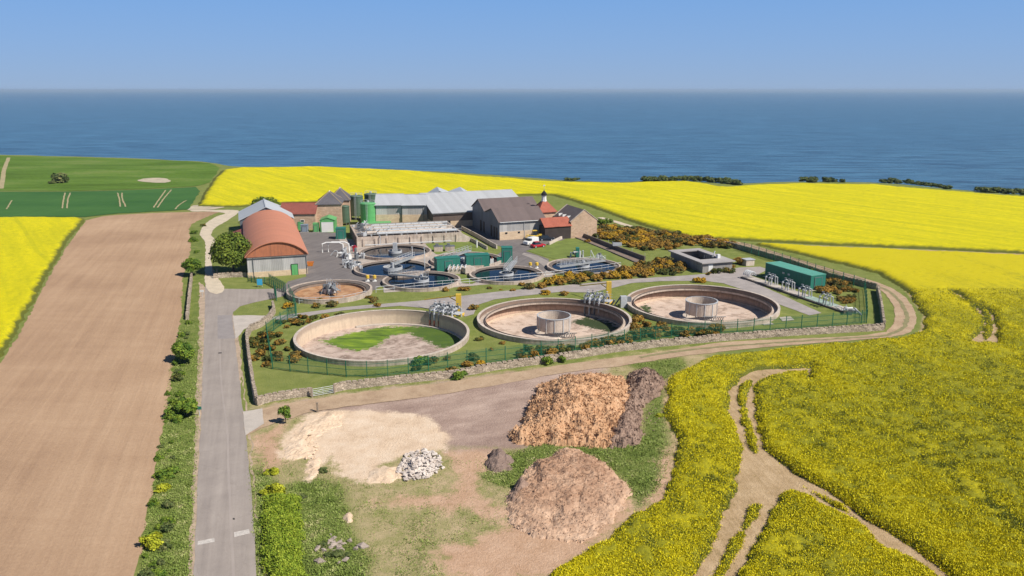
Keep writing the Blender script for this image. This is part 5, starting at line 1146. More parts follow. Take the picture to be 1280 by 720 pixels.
strip_wall('stone_wall', poly_path([(1096, 362), (1040, 349), (983, 329), (917, 309.5), (880, 303.5)]), .5, 1.15, M_dry, 'drystone wall behind the long container on the far side of the works', 'wall', jit=.035, seed=5, cope=True)
strip_wall('stone_wall', poly_path([(267, 348), (288, 346.5), (309, 346)]), .45, .9, M_dry, 'low stone wall under the big round tree beside the arched barn', 'wall', jit=.03, seed=6, cope=True)
strip_wall('stone_wall', poly_path([(240, 343), (237, 370), (234, 400)], 1.0), .5, .8, M_dry, 'low stone wall on the verge between field and road', 'wall', jit=.03, seed=7, cope=True)
post_me = None
def fence(line, label, h=2.4, sp=.16, pale=.04, post_step=3.0, mat=None):
    mat = mat or M_fence
    P = [np.array(p) for p in line]; ob = thing('mesh_fence', label, 'fence', (P[0][0], P[0][1], 0)); o0 = P[0]
    seg = [np.linalg.norm(b_-a) for a, b_ in zip(P[:-1], P[1:])]; cum = np.concatenate([[0], np.cumsum(seg)]); L = cum[-1]
    def at(s):
        i = min(len(seg)-1, max(0, int(np.searchsorted(cum, s, 'right')-1))); t = (s-cum[i])/seg[i]; d = (P[i+1]-P[i])/seg[i]; return P[i]+(P[i+1]-P[i])*t-o0, math.atan2(d[1], d[0])
    n = int(L/sp); s = (np.arange(n)+.5)*L/n; V = []; 
    for q in s:
        p, a = at(q); dx, dy = math.cos(a)*pale/2, math.sin(a)*pale/2
        V += [(p[0]-dx, p[1]-dy, .05), (p[0]+dx, p[1]+dy, .05), (p[0]+dx, p[1]+dy, h), (p[0]-dx, p[1]-dy, h)]
    mb = MB(); mb.v = [tuple(v) for v in V]; mb.f = [(4*i, 4*i+1, 4*i+2, 4*i+3) for i in range(n)]; mb.mi = [0]*n
    for z in (.3, h-.4, h*.5):
        for q in np.arange(0, L-.01, 3.0):
            e_ = min(L, q+3.0); p, a = at(q+.01); p2, _ = at(e_-.01); d = p2-p; l = float(np.linalg.norm(d)); mb.box((float(p[0]+p2[0])/2, float(p[1]+p2[1])/2, z), (l, .05, .05), math.atan2(d[1], d[0]))
    mb.build('fence_panel', mat, ob)
    pm = MB(); pm.box((0, 0, (h+.1)/2), (.1, .1, h+.1)); me = pm.mesh('post', mat)
    for q in np.arange(0, L+.01, max(post_step, L/95)):
        p, a = at(min(q, L-.001)); c = link('post', me, ob); c.location = (p[0], p[1], 0); c.rotation_euler = (0, 0, a)
    return ob
fence(poly_path([(341, 461.5), (370, 465.5), (410, 469), (433, 471.5), (470, 472), (516, 467), (560, 460.5), (618, 453.5), (657, 449), (700, 442), (757, 433.5), (830, 423), (900, 417.5), (973, 413), (1040, 408), (1083, 404)], 2), 'green mesh fence along the near side of the works between wall and big tanks')
fence(poly_path([(1083, 404), (1082, 380), (1080, 362)], 2), 'green mesh fence across the right end of the works')
fence(poly_path([(1080, 362), (1040, 350), (1000, 336.5), (960, 324), (925, 313)], 2), 'green mesh fence behind the long container')
fence(poly_path([(341, 461.5), (337, 440), (333.5, 420)], 2), 'dark green mesh fence run closest to the roadside wall')
fence(poly_path([(333.5, 420), (350, 408), (363, 399), (371, 395)], 2), 'green mesh fence slanting across the entrance of the service road')
fence(poly_path([(371, 395), (368, 382), (361, 369)], 2), 'green mesh fence climbing the grass beside the empty brown tank')
def gate(pts, label, h=2.2):
    f_ = fence(poly_path(pts, 1), label, h, .14, .07, 1.2); f_.name = 'entrance_gate'; f_['category'] = 'gate'; return f_
gate([(337, 355), (347, 360.5), (357.5, 366.5)], 'green entrance gate leaf standing open behind the empty tank')
gate([(343, 367), (346, 376)], 'green entrance gate leaf beside the island of grass')
gate([(310, 352), (322, 354.5), (337, 355)], 'short green fence between arched barn and entrance gate', 1.4)
fg = thing('field_gate', 'grey steel field gate in the drystone wall beside the dirt track', 'gate', G(391.5, 496.5), 0)
d = G(416.5, 492)-G(391.5, 496.5); fa = math.atan2(d.y, d.x); fg.rotation_euler = (0, 0, fa); q = MB()
for z in (.2, .42, .64, .88, 1.15): q.tube([(0, 0, z), (d.length, 0, z)], .03, 5)
for x in (0, d.length/2, d.length): q.tube([(x, 0, .15), (x, 0, 1.2)], .035, 5)
q.tube([(0, 0, .2), (d.length/2, 0, 1.15)], .02, 4); q.build('gate_leaf', M_galv, fg)
for x in (-.15, d.length+.15): q = MB(); q.box((x, 0, .7), (.18, .18, 1.4)); q.build('gate_post', M_wood, fg)
def railing(line, label, sp=1.7, h=1.15):
    P = [np.array(p) for p in line]; o0 = P[0]; ob = thing('railing', label, 'railing', (o0[0], o0[1], 0))
    mb = MB()
    for z in (.55, h): mb.tube([(p[0]-o0[0], p[1]-o0[1], z) for p in P], .045, 5)
    mb.build('rails', M_galv, ob); pm = MB(); pm.tube([(0, 0, 0), (0, 0, h)], .05, 5); pm.box((0, 0, .05), (.18, .18, .1)); me = pm.mesh('post', M_galv)
    for p in P: c = link('post', me, ob); c.location = (p[0]-o0[0], p[1]-o0[1], 0)
railing(poly_path([(470, 365.5), (480, 364.5), (530, 359.5), (576, 355.8), (640, 350.5), (692, 345.5)], 1.8), 'galvanised railing along the grass bank below the water-filled tanks')
railing(poly_path([(693, 345), (727, 341), (752, 338), (776, 334)], 1.8), 'galvanised railing below the round tank nearest the lawn')
railing(poly_path([(374, 379.5), (395, 379), (430, 377), (458, 371)], 1.8), 'galvanised railing round the near edge of the empty brown tank')
# lamp / light posts among the tanks
for px, py, h_, lab in ((515.5, 322, 2.6, 'thin pale post beside the tank with a central pillar'), (531, 337, 5.0, 'tallest thin pale post between the two left-hand water tanks'), (596, 309.5, 1.9, 'stout white marker post on the lawn by the parapet')):
    v = thing('slim_post', lab, 'post', G(px, py)); q = MB(); q.tube([(0, 0, 0), (0, 0, h_)], .09 if h_ > 2 else .25, 6); q.build('post', M_white, v); q = MB(); q.box((0, -.1, h_+.05), (.4, .3, .15)); q.build('lamp_head', M_galv, v)
# ================================================================ vehicles
def car(px, py, rz, L, Wd, Hh, paint, label, cat, van=False, name='parked_car'):
    t = thing(name, label, cat, G(px, py), rz)
    hl = L/2; z0, z1 = .28, Hh*.56
    prof = [(-hl, z0), (hl-.1, z0), (hl, z0+.25), (hl-.05, z1-.1), (hl-.9, z1), (-hl+.3, z1+.02), (-hl, z1-.12)] if not van else [(-hl, z0), (hl-.1, z0), (hl, z0+.3), (hl-.15, z1), (hl-1.0, z1+.15), (hl-1.7, Hh), (-hl+.1, Hh), (-hl, z1)]
    q = MB(); n = len(prof)
    for s, w_ in ((-1, Wd/2), (1, Wd/2)): q.v += [(x, s*(w_ if z < z1*.9 or van else w_*.96), z) for x, z in prof]
    q.f = [(i, (i+1) % n, n+(i+1) % n, n+i) for i in range(n)]+[tuple(range(n)), tuple(reversed(range(n, 2*n)))]; q.mi = [0]*len(q.f)
    ob = q.build('body', paint, t); bv = ob.modifiers.new('b', 'BEVEL'); bv.width = .07; bv.segments = 2
    if not van:
        q = MB(); a = [(-hl+.35, z1, .46), (hl-1.25, z1, .46), (hl-1.85, Hh-.03, .38), (-hl+.8, Hh-.03, .38)]
        q.v = [(x, s*Wd*w_, z) for s in (-1, 1) for x, z, w_ in a]; q.f = [(0, 1, 2, 3), (7, 6, 5, 4), (0, 4, 5, 1), (1, 5, 6, 2), (2, 6, 7, 3), (3, 7, 4, 0)]; q.mi = [0]*6; q.build('windows', M_glass, t)
        q = MB(); q.box((-.45, 0, Hh), (L*.36, Wd*.74, .06)); q.build('roof_panel', paint, t)
    else:
        q = MB(); q.box((hl-1.28, 0, Hh*.78), (.7, Wd+.02, Hh*.26)); q.build('windows', M_glass, t)
    for x in (-hl*.62, hl*.62):
        for s in (-1, 1):
            q = MB(); q.tube([(x, s*(Wd/2-.2), .32), (x, s*(Wd/2+.02), .32)], .32, 14); w_ = q.build('wheel', M_black, t)
            q = MB(); q.tube([(x, s*(Wd/2+.021), .32), (x, s*(Wd/2+.035), .32)], .19, 10); q.build('rim', M_galv, w_)
    for s in (-1, 1): q = MB(); q.box((hl-.04, s*Wd*.36, z1*.78), (.08, .3, .14)); q.build('headlight', M_white, t)
car(663.5, 305.8, R(222), 4.2, 1.9, 1.95, M_white, 'white panel van parked just above the red car', 'van', True, 'parked_van')
car(672.5, 309, R(30), 3.8, 1.75, 1.5, M_red, 'red car parked nose-right on the edge of the lawn', 'car')
car(683, 300.5, R(5), 4.3, 1.8, 1.5, M_dcar, 'dark car parked in the shade of the mill house', 'car')
t = thing('loader', 'yellow wheeled loader parked against the cream wall of the brown-roofed barn', 'loader', G(669, 300), R(195))
q = MB(); q.box((-.3, 0, 1.0), (2.8, 1.3, .8)); q.box((-1.3, 0, 1.4), (.9, 1.2, .5)); q.build('body', M_yel, t)
q = MB(); q.box((.2, 0, 2.0), (1.1, 1.1, 1.2)); cbn = q.build('cab', M_glass, t); q = MB(); q.box((.2, 0, 2.65), (1.25, 1.25, .12)); q.build('cab_roof', M_yel, cbn)
q = MB(); q.tube([(.3, .6, 1.3), (2.2, .6, 1.4), (2.7, .6, .5)], .12, 6); q.tube([(.3, -.6, 1.3), (2.2, -.6, 1.4), (2.7, -.6, .5)], .12, 6); q.build('loader_arm', M_yel, t)
q = MB(); extr(q, [(2.7, .15), (3.4, .1), (3.3, .25), (2.95, .8), (2.7, .8)], -1, 1, 'y'); q.build('bucket', M_dsteel, t)
for x, r_ in ((-1.1, .65), (1.1, .6)):
    for s in (-.8, .8): q = MB(); q.tube([(x, s-.18, r_), (x, s+.18, r_)], r_, 14); q.build('wheel', M_black, t)
# ================================================================ vegetation
def leaf_mat(name, stops, flower=None, famt=.5):
    m, nt, b = new_mat(name); oi = nt.nodes.new('ShaderNodeObjectInfo'); tc = nt.nodes.new('ShaderNodeTexCoord')
    va = nt.nodes.new('ShaderNodeVectorMath'); va.operation = 'ADD'; ln(nt, tc.outputs['Object'], va.inputs[0])
    cb_ = nt.nodes.new('ShaderNodeCombineXYZ'); mm = mth(nt, 'MULTIPLY', oi.outputs['Random'], 50.0); ln(nt, mm, cb_.inputs[0]); ln(nt, mm, cb_.inputs[1]); ln(nt, cb_.outputs[0], va.inputs[1])
    n_ = noise(nt, va.outputs[0], 1.1, 4, .6); rv = attr(nt, 'rv').outputs['Fac']
    c = ramp(nt, mth(nt, 'ADD', mth(nt, 'MULTIPLY', n_, .55), mth(nt, 'MULTIPLY', rv, .45)), stops)
    if flower:
        k = mth(nt, 'ADD', mth(nt, 'ADD', mth(nt, 'MULTIPLY', n_, .9), mth(nt, 'MULTIPLY', oi.outputs['Random'], .35)), mth(nt, 'MULTIPLY', rv, .45))
        th_ = 1.05-famt*.6; c = mix(nt, ramp(nt, k, [(max(0, th_-.12), 0.0), (min(1, th_+.08), 1.0)]), c, flower)
    ln(nt, c, b.inputs['Base Color']); b.inputs['Roughness'].default_value = .75; b.inputs['Specular IOR Level'].default_value = .2
    return m
M_leafd = leaf_mat('tree_leaf', [(.3, (.05, .085, .012)), (.5, (.12, .17, .02)), (.7, (.24, .28, .035))])
M_leafm = leaf_mat('hedge_leaf', [(.3, (.045, .1, .012)), (.5, (.11, .18, .02)), (.7, (.24, .3, .03))])
M_leafb = leaf_mat('lime_hedge_leaf', [(.3, (.11, .17, .015)), (.5, (.23, .32, .025)), (.7, (.42, .47, .05))])
M_leafy = leaf_mat('yellow_shrub_leaf', [(.3, (.16, .18, .01)), (.5, (.36, .38, .02)), (.7, (.5, .5, .04))])
M_gorse = leaf_mat('gorse_spines', [(.3, (.055, .06, .018)), (.5, (.13, .115, .035)), (.7, (.22, .17, .06))], (.35, .2, .035), .38)
M_gorsey = leaf_mat('gorse_full_bloom', [(.3, (.07, .08, .015)), (.5, (.16, .13, .03)), (.7, (.24, .17, .04))], (.46, .27, .02), .62)
M_gorseg = leaf_mat('gorse_green', [(.3, (.035, .055, .013)), (.5, (.09, .1, .02)), (.7, (.17, .15, .035))], (.32, .17, .025), .15)
M_scrub = leaf_mat('scrub_leaf', [(.3, (.05, .08, .022)), (.5, (.11, .14, .04)), (.7, (.2, .2, .07))])
M_bark = plain('bark', (.12, .09, .065), var=.3, scale=3, obj=True)
def crown_mesh(name, mat, rx, ry, rz_, z0, n, leaf, lumps, seed, flat=.0):
    rr = np.random.default_rng(seed); C_ = []; 
    for k in range(lumps):
        a = rr.uniform(0, 6.283); rad = math.sqrt(rr.random())*.72; h_ = rr.uniform(-.25, .72)*math.sqrt(max(.05, 1-rad*rad))
        C_.append((rad*math.cos(a)*rx, rad*math.sin(a)*ry, h_*rz_, rr.uniform(.28, .48)))
    C_ = np.array(C_); w_ = C_[:, 3]**2; idx_ = rr.choice(lumps, n, p=w_/w_.sum()); c = C_[idx_]
    d = rr.normal(size=(n, 3)); d /= np.linalg.norm(d, axis=1)[:, None]; d[:, 2] = np.where(d[:, 2] < -.3, -d[:, 2], d[:, 2])
    rad = c[:, 3]*(1-.35*rr.random(n)**2)*(1+.12*rr.normal(size=n)); sc = np.array([rx, ry, rz_])
    P_ = c[:, :3]+d*rad[:, None]*sc; P_[:, 2] += z0; P_[:, 2] = np.maximum(P_[:, 2], .05)
    nrm = d+rr.normal(0, .45, (n, 3)); nrm /= np.linalg.norm(nrm, axis=1)[:, None]
    u = np.cross(nrm, rr.normal(size=(n, 3))); u /= np.linalg.norm(u, axis=1)[:, None]; v = np.cross(nrm, u)
    s = leaf*rr.uniform(.6, 1.4, n)[:, None]
    V = np.stack([P_-u*s*.5-v*s*.35, P_+u*s*.5-v*s*.3, P_+u*s*.3+v*s*.5, P_-u*s*.35+v*s*.4], 1).reshape(-1, 3)
    clump = rr.random(lumps)[idx_]*.5+rr.random(n)*.5
    return npmesh(name, V, np.arange(4*n).reshape(-1, 4), mat, {'rv': ('FACE', clump)})
def tree(px, py, label, rx, ry, h, mat, n=5000, leaf=.42, lumps=40, seed=1, trunk=.3, cat='tree', group=None, name='broadleaf_tree', z=None, loc=None, low=.12):
    g = loc or G(px, py); t = thing(name, label, cat, g, random.uniform(0, 6), group)
    th_ = h*low; link('crown', crown_mesh('crown', mat, rx, ry, (h-th_)*.62, th_+(h-th_)*.42, n, leaf, lumps, seed), t)
    q = MB(); q.tube([(0, 0, -.2), (.05, .05, h*.25), (.1, -.1, h*.6)], [trunk, trunk*.8, trunk*.3], 8)
    for k in range(6):
        a = k*1.05; q.tube([(0, 0, h*.22), (rx*.3*math.cos(a), ry*.3*math.sin(a), h*.4), (rx*.6*math.cos(a), ry*.6*math.sin(a), h*.6)], [trunk*.5, trunk*.35, trunk*.12], 5)
    q.build('trunk', M_bark, t); return t
tree(292, 342, 'big rounded dark green tree between the cream track and the arched barn', 4.7, 4.4, 8.6, M_leafd, 20000, .36, 90, 2, low=.04)
tree(325, 262, 'dense dark tree behind the light grey shed', 5.6, 4.5, 8.4, M_leafd, 9000, .42, 50, 3, loc=G(310.5, 347.5)+AXB*74+BXB*6.5)
tree(241, 345, 'bushy lime-green hedgerow tree at the top of the verge wall', 2.3, 2.1, 3.9, M_leafm, 5000, .3, 30, 4, .14, name='hedgerow_tree')
tree(233.5, 520, 'rounded hedgerow bush on the verge opposite the concrete access', 1.4, 1.5, 2.3, M_leafm, 4000, .27, 26, 5, .1, name='hedgerow_tree')
tree(230, 452, 'taller lime-green hedgerow tree on the verge below its rounded neighbour', 1.35, 2.4, 3.0, M_leafm, 5500, .27, 34, 6, .12, name='hedgerow_tree')
tree(357.5, 529, 'slim sapling with sparse leaves beside the concrete track entrance', .8, .7, 2.4, M_leafm, 800, .2, 12, 7, .05, name='sapling')
# shared bush meshes
def bushset(name, mat, n, leaf, k, seed, rz_=.85):
    return [crown_mesh(name, mat, 1, 1, rz_, .32, n, leaf, 14, seed+j) for j in range(k)]
BS = {'gorse': bushset('gorse_bush', M_gorse, 900, .2, 4, 20), 'gold': bushset('gorse_bush', M_gorsey, 900, .2, 2, 30), 'green': bushset('shrub', M_gorseg, 900, .2, 3, 40), 'leafy': bushset('shrub', M_leafm, 1100, .17, 3, 50), 'scrub': bushset('scrub_bush', M_scrub, 700, .26, 3, 60), 'lime': bushset('shrub', M_leafy, 1200, .16, 2, 70)}
def bush(kind, p, s, label, group=None, hs=1.0, nm=None, cat='bush'):
    me = random.choice(BS[kind]); o = link(nm or ('gorse_bush' if kind in ('gorse', 'gold', 'green') else 'shrub'), me); o.location = (p[0], p[1], (p[2] if len(p) > 2 else 0)-.05)
    o.rotation_euler = (0, 0, random.uniform(0, 6.28)); o.scale = (s*random.uniform(.85, 1.2), s*random.uniform(.85, 1.2), s*hs*random.uniform(.8, 1.1)); return tag(o, label, cat, group)
random.seed(11)
def scatter(poly_px, sp, s0, s1, kinds, label, group, hs=.85, avoid=()):
    P = GP(poly_px); xs = [p[0] for p in P]; ys_ = [p[1] for p in P]; pts = []; tries = 0
    while tries < 6000:
        tries += 1; x, y = random.uniform(min(xs), max(xs)), random.uniform(min(ys_), max(ys_))
        if float(sdf(np.array([x]), np.array([y]), P)[0]) < 0: continue
        if any(math.hypot(x-c[0], y-c[1]) < c[2]+.9 for c in BIG): continue
        if any((x-a)**2+(y-b_)**2 < sp*sp for a, b_ in pts): continue
        pts.append((x, y))
    for x, y in pts: bush(random.choice(kinds), (x, y, 0), random.uniform(s0, s1), label, group, hs)
    return len(pts)
nb = 0
nb += scatter([(742, 291), (762, 284), (800, 288), (850, 294), (905, 303), (922, 310), (905, 311), (860, 306), (835, 312), (800, 313), (770, 303), (745, 297)], 2.2, 1.2, 1.9, ['gorse', 'gorse', 'gold', 'green'], 'gorse bush in the dense ochre thicket right of the mill house', 'gorse thicket behind the channel', .75)
nb += scatter([(676, 357), (700, 350), (735, 346), (775, 340), (795, 334), (830, 328), (858, 335), (850, 343), (800, 346.5), (760, 350.5), (720, 355.5)], 1.9, 1.0, 1.7, ['gorse', 'gorse', 'gorse', 'gold', 'green'], 'gorse bush in the ochre belt between lawn tank and service road', 'gorse belt above the service road', .9)
nb += scatter([(792, 397), (806, 404), (830, 412), (860, 414), (900, 413), (900, 420), (850, 421), (800, 424), (770, 432), (745, 432), (768, 420), (782, 410)], 1.7, .8, 1.4, ['green', 'gorse', 'green', 'gorse'], 'gorse bush in the strip between fence and the third large tank', 'gorse strip by the near fence', .9)
nb += scatter([(1020, 357), (1040, 352), (1062, 362), (1050, 368), (1022, 366)], 1.7, .9, 1.5, ['gorse', 'green'], 'gorse bush in the patch at the near end of the long container', 'gorse by the container', .75)
nb += scatter([(1048, 374), (1064, 371), (1066, 378), (1052, 380)], 1.4, .7, 1.1, ['gorse', 'green'], 'gorse bush beside the last concrete chamber', 'gorse by the last chamber', .75)
nb += scatter([(313, 428), (332, 420), (336, 445), (338, 458), (320, 458), (315, 442)], 2.1, .8, 1.25, ['gorse', 'green', 'green'], 'gorse bush between the roadside wall and the dark green fence', 'gorse beside the roadside wall', .8)
nb += scatter([(338, 418), (352, 420), (372, 432), (378, 448), (368, 455), (350, 452), (340, 440)], 2.4, .8, 1.25, ['gorse', 'gorse', 'green'], 'gorse bush left of the algae-stained tank', 'gorse left of the algae tank', .75)
nb += scatter([(345, 403), (375, 398), (400, 396), (520, 394), (425, 397), (380, 405), (358, 412)], 1.9, .7, 1.2, ['gorse', 'green'], 'gorse bush along the service road above the algae-stained tank', 'gorse above the algae tank', .75)
nb += scatter([(638, 443), (660, 438), (700, 434), (735, 430), (740, 437), (690, 444), (650, 452)], 1.7, .7, 1.2, ['green', 'gorse', 'leafy'], 'dark shrub below the large tank with central drum', 'shrubs below the middle large tank', .9)
nb += scatter([(1010, 340), (1030, 341), (1065, 356), (1070, 366), (1050, 352)], 2.2, .7, 1.1, ['green', 'leafy'], 'dark shrub against the far fence behind the long container', 'shrubs along the far fence', .8)
for px, py, s, k, lab in [(321, 399, 1.2, 'gorse', 0), (360, 385, 1.1, 'gold', 'gorse bush beside the fence left of the empty brown tank'), (396, 384, 1.05, 'green', 'dark green gorse bush on the bank below the empty brown tank'), (415, 383, 1.2, 'gorse', 'broad gorse bush by the white post below the empty brown tank'), (401, 377, .8, 'gorse', 'small gorse bush touching the railing of the empty brown tank'),
        (468, 378, 1.0, 'gorse', 'gorse bush on the bank just right of the yellow valve heads'), (461, 373, .7, 'gorse', 'tiny gorse bush highest on the bank right of the brown tank'), (472, 383, .8, 'gorse', 'low gorse bush near the service road below the water tanks'), (529.5, 364, .5, 'green', 'tiny dark shrub on the bank below the long bridge tank'), (557.5, 364, 1.05, 'gorse', 'orange gorse bush on the bank below the long bridge tank'),
        (577, 363, .9, 'gorse', 'left bush of a touching gorse pair on the bank'), (583, 363, .9, 'gorse', 'right bush of a touching gorse pair on the bank'), (612, 361, .6, 'gorse', 'small gorse bush alone on the bank below the two teal cabins'), (641, 364, .6, 'gorse', 'small gorse bush below the tank with the steep arm'), (626, 362.5, .4, 'gorse', 'tiniest gorse bush on the bank'),
        (652, 357, .9, 'gorse', 'gorse bush at the left tip of the ochre bank strip'), (662, 361, 1.2, 'gorse', 'round gorse bush midway along the ochre bank strip'), (677, 360, 1.1, 'gorse', 'gorse bush on the bank above the brightest gold bush'), (682, 368, 1.05, 'gold', 'brightest golden gorse bush beside the service road'), (705, 369, .9, 'gorse', 'brown gorse bush on the service road edge above the middle large tank'),
        (592, 387, 1.1, 'gorse', 'gorse bush right of the first yellow davit crane'), (599, 425, .8, 'green', 'low shrub on the grass between first and second large tanks'), (628, 430, .6, 'gorse', 'small gorse bush on the grass below left of the drum tank'), (614, 438, .5, 'green', 'tiny dark shrub on the grass beside the fence'), (591, 449, 1.2, 'green', 'dark shrub right of the algae tank near the fence'),
        (584, 458, 1.0, 'gorse', 'gorse bush left of the golden pair by the wall'), (604, 458, 1.1, 'gold', 'golden gorse bush against the drystone wall'), (559, 450, .6, 'gorse', 'small brown gorse bush touching the algae tank wall'), (537, 454, 1.1, 'green', 'spreading shrub against the near wall of the algae tank'), (526, 456, 1.3, 'leafy', 'bright leafy shrub against the near wall of the algae tank'), (521, 463, .9, 'green', 'low dark shrub at the foot of the leafy one by the fence'),
        (574.5, 473, 1.2, 'leafy', 'rounded green shrub overhanging the drystone wall by the track'), (565, 466, .9, 'gorse', 'small gorse bush beside the shrub overhanging the drystone wall'), (684, 455, 1.1, 'leafy', 'left of two small green shrubs on the trackside by the wall'), (700.5, 452, .9, 'leafy', 'right of two small green shrubs on the trackside by the wall'), (771, 436, .9, 'leafy', 'green shrub growing over the wall right of the chip heap'), (780, 433.5, .5, 'leafy', 'smallest green shrub growing over the wall'),
        (872, 352.5, 1.3, 'gold', 'flattened golden gorse bush at the service road fork'), (878, 353, 1.0, 'gold', 'golden gorse bush touching the flattened one at the road fork'), (896, 341.5, 1.5, 'green', 'dark bush against the front wall of the bunker'), (911, 340.5, 1.6, 'green', 'large dark bush at the right corner of the bunker'), (886, 343.5, .9, 'green', 'low dark bush by the bunker front corner'), (924, 330, 1.6, 'gorse', 'orange gorse bush between the bunker and the tiny hut'), (915, 335, .9, 'gorse', 'small gorse bush behind the right corner of the bunker'),
        (830, 327, 1.1, 'gorse', 'gorse bush at the left corner of the bunker'), (735, 303, .9, 'green', 'dark shrub beside the channel near the mill house'), (752, 281, 1.8, 'leafy', 'leafy green bush behind the lit gable of the mill house'), (760, 278, 1.4, 'leafy', 'leafy bush at the start of the pale lane')]:
    if lab: bush(k, G(px, py), s, lab, None, .85)
# verge shrubs, waste ground shrubs
for px, py, s, k, lab in [(243, 292, 1.0, 'leafy', 'topmost little shrub on the verge beside the cream track bend'), (241, 302, 1.3, 'leafy', 'second little shrub on the verge beside the cream track'), (254, 283, .9, 'green', 'small dark shrub on the inside of the cream track bend'), (246, 316, .9, 'leafy', 'little shrub above the lime hedgerow tree'),
        (221, 475, .9, 'green', 'low olive shrub on the verge below the hedgerow trees'), (216, 520, 1.3, 'leafy', 'ragged shrub on the middle of the verge'), (207, 595, 1.1, 'leafy', 'low shrub on the field edge of the lower verge'), (202, 612, .9, 'lime', 'yellowish shrub on the field edge of the lower verge'), (190, 684, 1.2, 'lime', 'round yellow-green bush at the bottom of the verge'),
        (338, 592, .8, 'lime', 'tiny yellow-green shrub above the clipped hedge'), (339, 618, 1.3, 'lime', 'yellow-green bush at the top end of the clipped hedge'), (330, 470, .1, 'green', 0), (824, 520, .6, 'lime', 'yellow weed clump beside the chip heap at the crop edge')]:
    if lab: bush(k, G(px, py), s, lab, None, .85)
rs = random.Random(77); hl = GP([(226, 398), (220, 440), (214, 480), (206, 540), (199, 590), (192, 640), (184, 700), (180, 740)])
for k in range(46):
    t = rs.random()*(len(hl)-1); i = int(t); f_ = t-i; x_ = hl[i][0]*(1-f_)+hl[i+1][0]*f_+rs.uniform(-.3, 1.6); y_ = hl[i][1]*(1-f_)+hl[i+1][1]*f_
    bush(rs.choice(['leafy', 'leafy', 'scrub']), (x_, y_, 0), rs.uniform(.3, .75), 'straggly low hedgerow shrub along the field side of the verge', 'straggly hedgerow on the verge', .9)
for px, py, s_, lab in ((417, 694, .75, 'dark scrubby weed clump in the middle of the dumped boulders'), (405, 684, .55, 'low weed clump at the left of the dumped boulders'), (432, 696, .5, 'low weed clump at the right of the dumped boulders'), (404, 590, .55, 'small weed clump beside the narrow tongue of sand'), (378, 622, .5, 'small weed clump between the lime hedge and the tiny sandy patch')):
    bush('scrub', G(px, py), s_, lab, None, .6, 'weed_clump')
# clipped lime hedge
hd = thing('clipped_hedge', 'bright lime-green clipped hedge along the near right side of the road', 'hedge', G(350, 680))
g0 = G(350, 680); n = 16000; hp = GP([(330, 622), (372, 622), (378, 700), (385, 800), (338, 800), (334, 700)]); X_ = []; 
rr = np.random.default_rng(5); xs = rr.uniform(min(p[0] for p in hp), max(p[0] for p in hp), 60000); ys_ = rr.uniform(min(p[1] for p in hp), max(p[1] for p in hp), 60000); k = sdf(xs, ys_, hp); k = k+.9*fbm(xs/1.8, ys_/1.8, 2, 4)+.2; sel = (k > .05) & (rr.random(len(xs)) < .35+.65*sstep(k, 0, 1.2))
xs, ys_, k = xs[sel][:26000], ys_[sel][:26000], k[sel][:26000]; hh = .95*np.minimum(1, (k/1.1)**.7)*(1+.5*fbm(xs/1.4, ys_/1.4, 4, 3)); zz = hh*np.where(rr.random(len(xs)) < .75, 1, rr.random(len(xs)))
V, Fc, rv = blades(xs-g0.x, ys_-g0.y, zz, np.full(len(xs), .17), 2, 1, 1.1); link('foliage', npmesh('foliage', V, Fc, M_leafb, {'rv': ('FACE', rv)}), hd)
for y0 in np.arange(min(p[1] for p in hp)+.6, max(p[1] for p in hp)-.6, 1.0): q = MB(); q.tube([(random.uniform(-.5, .5), y0-g0.y, 0), (random.uniform(-.5, .5), y0-g0.y, .6)], .03, 5); q.build('stem', M_bark, hd)
# clifftop scrub and distant bushes
random.seed(5)
def sc_line(pts, n, s0, s1, label, group, kinds=('scrub',), dz=0, wy=5):
    P = [G(*p) for p in pts]
    for k in range(n):
        t = (k+random.random())/n*(len(P)-1); i = min(int(t), len(P)-2); p = P[i].lerp(P[i+1], t-i); p.x += random.uniform(-2, 2); p.y += random.uniform(-wy, wy)
        bush(random.choice(kinds), (p.x, p.y, tz1(p.x, p.y)+dz), random.uniform(s0, s1), label, group, .7, 'scrub_bush')
sc_line([(806, 227.5), (830, 226), (870, 227), (900, 230), (925, 232)], 40, 1.6, 3.0, 'scrub bush on the cliff edge beyond the crop, right of centre', 'clifftop scrub', wy=3)
sc_line([(1005, 228.5), (1030, 228), (1050, 228.5)], 8, 1.6, 2.6, 'scrub bush in the small clump on the cliff edge', 'small clifftop clump', wy=2)
sc_line([(1098, 229), (1130, 229.5), (1160, 232), (1185, 235.5)], 20, 1.3, 2.3, 'scrub bush on the rounded cliff spur', 'scrub on the cliff spur', wy=2.5)
sc_line([(1222, 238.5), (1250, 240), (1290, 243)], 18, 1.6, 2.8, 'scrub bush on the cliff edge at the right of the view', 'scrub at the far cliff edge', wy=2)
sc_line([(706, 224.5), (716, 225)], 3, 1.5, 2.2, 'isolated pale scrub bush on the cliff edge behind the mill house', 'isolated scrub', wy=1)
bush('scrub', (*G(75, 228)[:2], tz1(*G(75, 228)[:2])), 4.2, 'lone dark thorn bush in the upper green pasture', None, .8, 'thorn_bush')
bush('scrub', (*G(66, 229)[:2], tz1(*G(66, 229)[:2])), 2.2, 'small thorn bush beside the lone dark one in the pasture', None, .6, 'thorn_bush')
